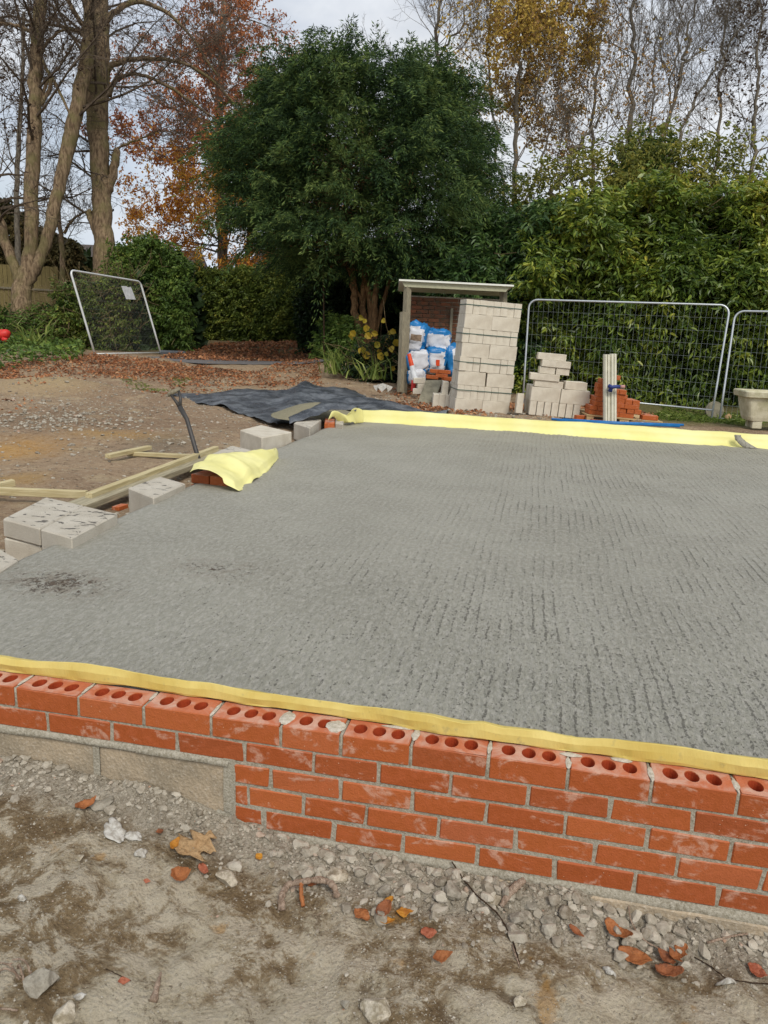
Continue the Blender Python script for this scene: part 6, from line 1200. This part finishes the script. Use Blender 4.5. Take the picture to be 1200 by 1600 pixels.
# single fallen leaves
def fallen(px, py, Ln, Wd, rot, curl, mt, lab, shape='oval', fold=.25, seed=0, lift=.006, tilt=0.0):
    Wd *= 1.12
    np.random.seed(500+seed); p = gpt(px, py); nu, nv = 18, 11; V = []
    for i in range(nu):
        u = i/(nu-1)
        if shape == 'oval': wv = math.sin(math.pi*min(1, u*.96+.04)**.9)**.7
        elif shape == 'kite': wv = min(u/.38, (1-u)/.62)**.8
        else: wv = (math.sin(math.pi*u**.8)**.6)*(1+.42*math.cos(u*19.0))*.85
        wv = max(wv, .03)
        for j in range(nv):
            v = (j/(nv-1))*2-1; jag = 1+(.22*math.sin(u*31+v*2)*(abs(v) > .8) if shape == 'maple' else .05*math.sin(u*40)*(abs(v) > .9)); x = (u-.5)*Ln; y = v*wv*Wd/2*jag
            z = .55*fold*abs(v)**1.3*wv*Wd*.5+.4*curl*((u-.4)**2)*Ln+.02*Wd; V.append((x, y, z))
    V = np.array(V); V[:, 2] += .30*Wd*fbm(V*70+seed, 3, seed); V[:, :2] += .22*Wd*np.c_[fbm(V*55+seed*2, 3, seed+1), fbm(V*55+seed*5, 3, seed+2)]; 
    Mr_ = np.array((Matrix.Rotation(rot, 3, 'Z') @ Matrix.Rotation(tilt, 3, 'X'))); V = V @ Mr_.T; V[:, 2] -= V[:, 2].min()*.6; g_ = gz(V[:, 0]+p[0], V[:, 1]+p[1]); V[:, 2] += g_*.5+g_.max()*.5+lift*1.4; V[:, :2] += p[:2]
    i = (np.arange(nu-1)[:, None]*nv+np.arange(nv-1)).ravel(); o = thing('fallen_leaf', lab, 'leaf', tuple(p), 0, 'fallen leaves on the near ground') if False else None
    o = link('fallen_leaf', npmesh('fallen_leaf', V, np.stack([i, i+1, i+nv+1, i+nv], 1), True), M[mt]); md = o.modifiers.new('t', 'SOLIDIFY'); md.thickness = .0009; tag(o, lab, 'leaf', 'fallen leaves on the near ground')
for k_, a_ in enumerate([
    (308, 1332, .135, .10, 1.0, .5, 'leaf_tan', 'big tan maple-like leaf lying below the stepped wall end', 'maple', .12), (275, 1328, .05, .03, 1.6, 1.5, 'leaf_yellow', 'little ochre leaf curled at the left of the big tan leaf', 'oval', .5),
    (283, 1380, .058, .044, .3, 3.0, 'leaf_orange', 'curled orange-brown leaf just below the big tan leaf', 'oval', .7), (318, 1368, .05, .026, -.9, 2.5, 'leaf_red', 'rolled red-brown leaf touching the foot of the big tan leaf', 'oval', .9),
    (135, 1264, .065, .028, .9, 2.5, 'leaf_orange', 'rolled orange leaf behind the grey scrap at the left', 'oval', .9), (250, 1305, .03, .022, -.8, 1, 'leaf_brown', 'small square brown leaf bit on the ground under the footing block', 'kite', .3),
    (566, 1438, .055, .042, -.5, 1.0, 'leaf_orange', 'flat orange diamond leaf right of the crooked root', 'kite', .2), (599, 1428, .06, .035, 1.2, 2.5, 'leaf_brown', 'crumpled dark leaf standing between two orange leaves', 'oval', .8),
    (632, 1430, .05, .034, .3, 1.5, 'leaf_yellow', 'yellow-orange triangular leaf on the rubble edge', 'kite', .5), (605, 1446, .045, .02, .1, 1.0, 'leaf_yellow', 'ochre leaf strip under the crumpled dark leaf', 'oval', .3), (608, 1412, .03, .02, .8, 1.0, 'leaf_yellow', 'small bright yellow leaf tip in the rubble', 'oval', .4),
    (670, 1464, .044, .030, .1, .4, 'leaf_red', 'small oval reddish leaf lying flat on bare ground', 'oval', .15), (690, 1504, .055, .036, .4, 1.6, 'leaf_orange', 'bent orange leaf below the oval reddish one', 'kite', .6),
    (900, 1464, .052, .018, -.7, 1.2, 'leaf_brown', 'narrow dark red leaf right below the rubble', 'oval', .8), (965, 1470, .085, .034, -.6, 2.6, 'leaf_orange', 'long curled orange leaf arching by the wall foot at the right', 'oval', .8), (990, 1503, .09, .045, -.25, 1.0, 'leaf_orange', 'broad orange-brown leaf in the right-hand leaf cluster', 'oval', .3),
    (1045, 1528, .075, .04, .05, 1.5, 'leaf_brown', 'shiny brown leaf lying lowest in the right-hand leaf cluster', 'oval', .5), (1058, 1500, .06, .035, .6, 3.0, 'leaf_orange', 'crinkled leaf standing at the right end of the leaf cluster', 'maple', .8), (1182, 1526, .05, .032, -.7, 1.2, 'leaf_red', 'small coppery leaf at the right picture edge', 'oval', .3),
    (487, 1388, .055, .022, .2, 1.5, 'leaf_orange', 'dark orange leaf lying on the rubble above the crooked root', 'kite', .5), (405, 1345, .025, .02, 1.2, 1, 'leaf_yellow', 'tiny orange leaf bit left of the rubble bank', 'oval', .3), (230, 1386, .02, .014, .2, .5, 'leaf_red', 'tiny red chip-like leaf on the ground at the left', 'kite', .1),
    (195, 1540, .03, .02, .5, .5, 'leaf_red', 'small red-brown leaf bit near the lower left corner', 'kite', .2), (1040, 1505, .05, .03, 2.4, 2.5, 'leaf_brown', 'folded dark leaf in the middle of the right-hand cluster', 'oval', .8)]):
    fallen(*a_, seed=k_)
# pale scraps
def scrap(px, py, Ln, Wd, rot, mt, lab, seed, lump=.3):
    np.random.seed(700+seed); p = gpt(px, py); k = 40; V = []; a = np.arange(k)*2*np.pi/k; r = 1+1.5*fbm(np.c_[np.cos(a)*1.6+seed, np.sin(a)*1.6, a*0], 4, seed)
    for q_ in range(7):
        t = q_/6; V.append(np.c_[np.cos(a)*r*t*Ln/2, np.sin(a)*r*t*Wd/2, .010*(1-t*t)+0*a])
    V = np.concatenate(V); c, s_ = math.cos(rot), math.sin(rot); V = np.c_[V[:, 0]*c-V[:, 1]*s_, V[:, 0]*s_+V[:, 1]*c, V[:, 2]]; V[:, 2] += lump*.06*fbm(V*45+seed, 3, seed); V[:, 2] += gz(V[:, 0]+p[0], V[:, 1]+p[1])+.004; V[:, :2] += p[:2]
    j = np.arange(k); F = np.concatenate([np.stack([q_*k+j, q_*k+(j+1) % k, (q_+1)*k+(j+1) % k, (q_+1)*k+j], 1) for q_ in range(6)]); o = link('plaster_scrap', npmesh('plaster_scrap', V, F, True), M[mt]); md = o.modifiers.new('t', 'SOLIDIFY'); md.thickness = .002
    tag(o, lab, 'scrap', 'pale scraps on the near ground')
scrap(180, 1302, .10, .055, -.5, 'paper', 'white torn scrap lying left of the big tan leaf', 1); scrap(207, 1308, .06, .03, .1, 'paper', 'right lobe of the white torn scrap', 4); scrap(219, 1336, .038, .022, .3, 'paper', 'small white scrap just right of the large torn one', 2); scrap(155, 1263, .085, .035, .5, 'rock_grey', 'grey flat scrap leaning on the rolled leaf below the footing', 3)
scrap(953, 1522, .035, .014, -.6, 'paper', 'thin white splinter near the right-hand leaf cluster', 5); scrap(1135, 1537, .04, .012, 0, 'paper', 'ridged white chip near the right picture edge', 6); scrap(36, 1398-30+40, .02, .012, .2, 'paper', 'tiny white chip at the left edge of the bare ground', 7); scrap(125, 1560, .025, .014, .2, 'paper', 'tiny pale chip near the grey corner stone', 8)
# roots, twigs, sticks
def stick(pts, r, mt, lab, wob=.0, name='twig', k=7):
    Q = [gpt(px, py)+np.array([0, 0, h]) for px, py, h in pts]; Q = np.array(Q); Qs, rr = resample(Q, np.broadcast_to(np.array(r, float), (len(Q),)) if np.ndim(r) else np.full(len(Q), r), len(Q)*6, wob); rr = rr*(1+.25*np.random.randn(len(rr))*.6); V, F = tube(Qs, rr, k); o = link(name, npmesh(name, V, F, True), M[mt]); tag(o, lab, 'twig', 'twigs and roots on the near ground')
np.random.seed(92)
stick([(440, 1425, .006), (441, 1408, .022), (452, 1398, .034), (475, 1396, .040), (500, 1393, .040), (520, 1398, .032), (526, 1408, .014)], .0092, 'twig', 'thick pale crooked root arching out of the ground', .0006, 'root', 10)
stick([(471, 1394, .044), (470, 1408, .03), (474, 1422, .012)], .006, 'leaf_orange', 'rusty stem hanging over the crooked root', .0004)
stick([(705, 1360, .03), (722, 1385, .028), (745, 1410, .022), (775, 1435, .018), (795, 1460, .008), (805, 1485, .004), (812, 1510, .002)], .0022, 'twig_dark', 'thin dark root trailing from the wall down the bare ground', .0006)
stick([(771, 1362, .03), (770, 1382, .012), (768, 1400, .005)], .0018, 'twig', 'short pale rootlet hanging from the mortar', .0004); stick([(818, 1388, .03), (800, 1404, .03), (782, 1424, .018)], [.009, .012, .007], 'twig', 'stubby pale root among the rubble', .0006, 'root', 9)
stick([(980, 1425, .03), (985, 1450, .022), (1005, 1475, .014), (1040, 1488, .004), (1060, 1490, .003)], .0022, 'twig', 'pale root curving past the leaves at the right', .0006); stick([(1085, 1497, .003), (1110, 1512, .004), (1140, 1532, .004), (1200, 1540, .004)], .0017, 'twig_dark', 'thin dark rootlet running to the right picture edge', .0006)
stick([(240, 1568, .006), (246, 1545, .01), (252, 1522, .006)], [.009, .007, .002], 'twig', 'pointed splinter of pale wood near the lower left', .0003, 'wood_splinter', 6); stick([(800, 1478, .003), (808, 1500, .002), (812, 1512, .002)], .0018, 'twig', 'short twig stub below the rubble at centre right', .0003)
stick([(1105, 1475, .004), (1140, 1468, .01), (1168, 1462, .006)], .0028, 'twig', 'split root lying in the soil under the wall at the right', .0006); stick([(460, 1545-90, .002), (505, 1425, .003)], .0008, 'twig', 'hair-thin pale straw below the crooked root', .0006); stick([(165, 1515, .003), (205, 1535, .004)], .001, 'twig_dark', 'thin dark straw near the red-brown leaf bit', .0004)
for k_, pts in enumerate([[(0, 1508, .006), (18, 1520, .02), (30, 1534, .004)], [(-10, 1528, .004), (10, 1524, .02), (34, 1530, .004)], [(28, 1515, .004), (32, 1525, .03), (38, 1540, .006)], [(0, 1578, .004), (28, 1582, .006)], [(20, 1510, .02), (40, 1518, .03), (52, 1535, .004)]]):
    stick(pts, .0024, 'twig', ['pale rootlet from the left edge ending by the corner stone', 'pale rootlet looping over the others beside the corner stone', 'upright rootlet loop against the corner stone', 'lowest pale straw at the lower left corner', 'longest rootlet loop leaning over the corner stone'][k_], .0006, 'twig', 6)
stick([(590, 1330, .0), (605, 1345, .004)], .0015, 'twig_dark', 'short dark rootlet by the wall foot', .0003)
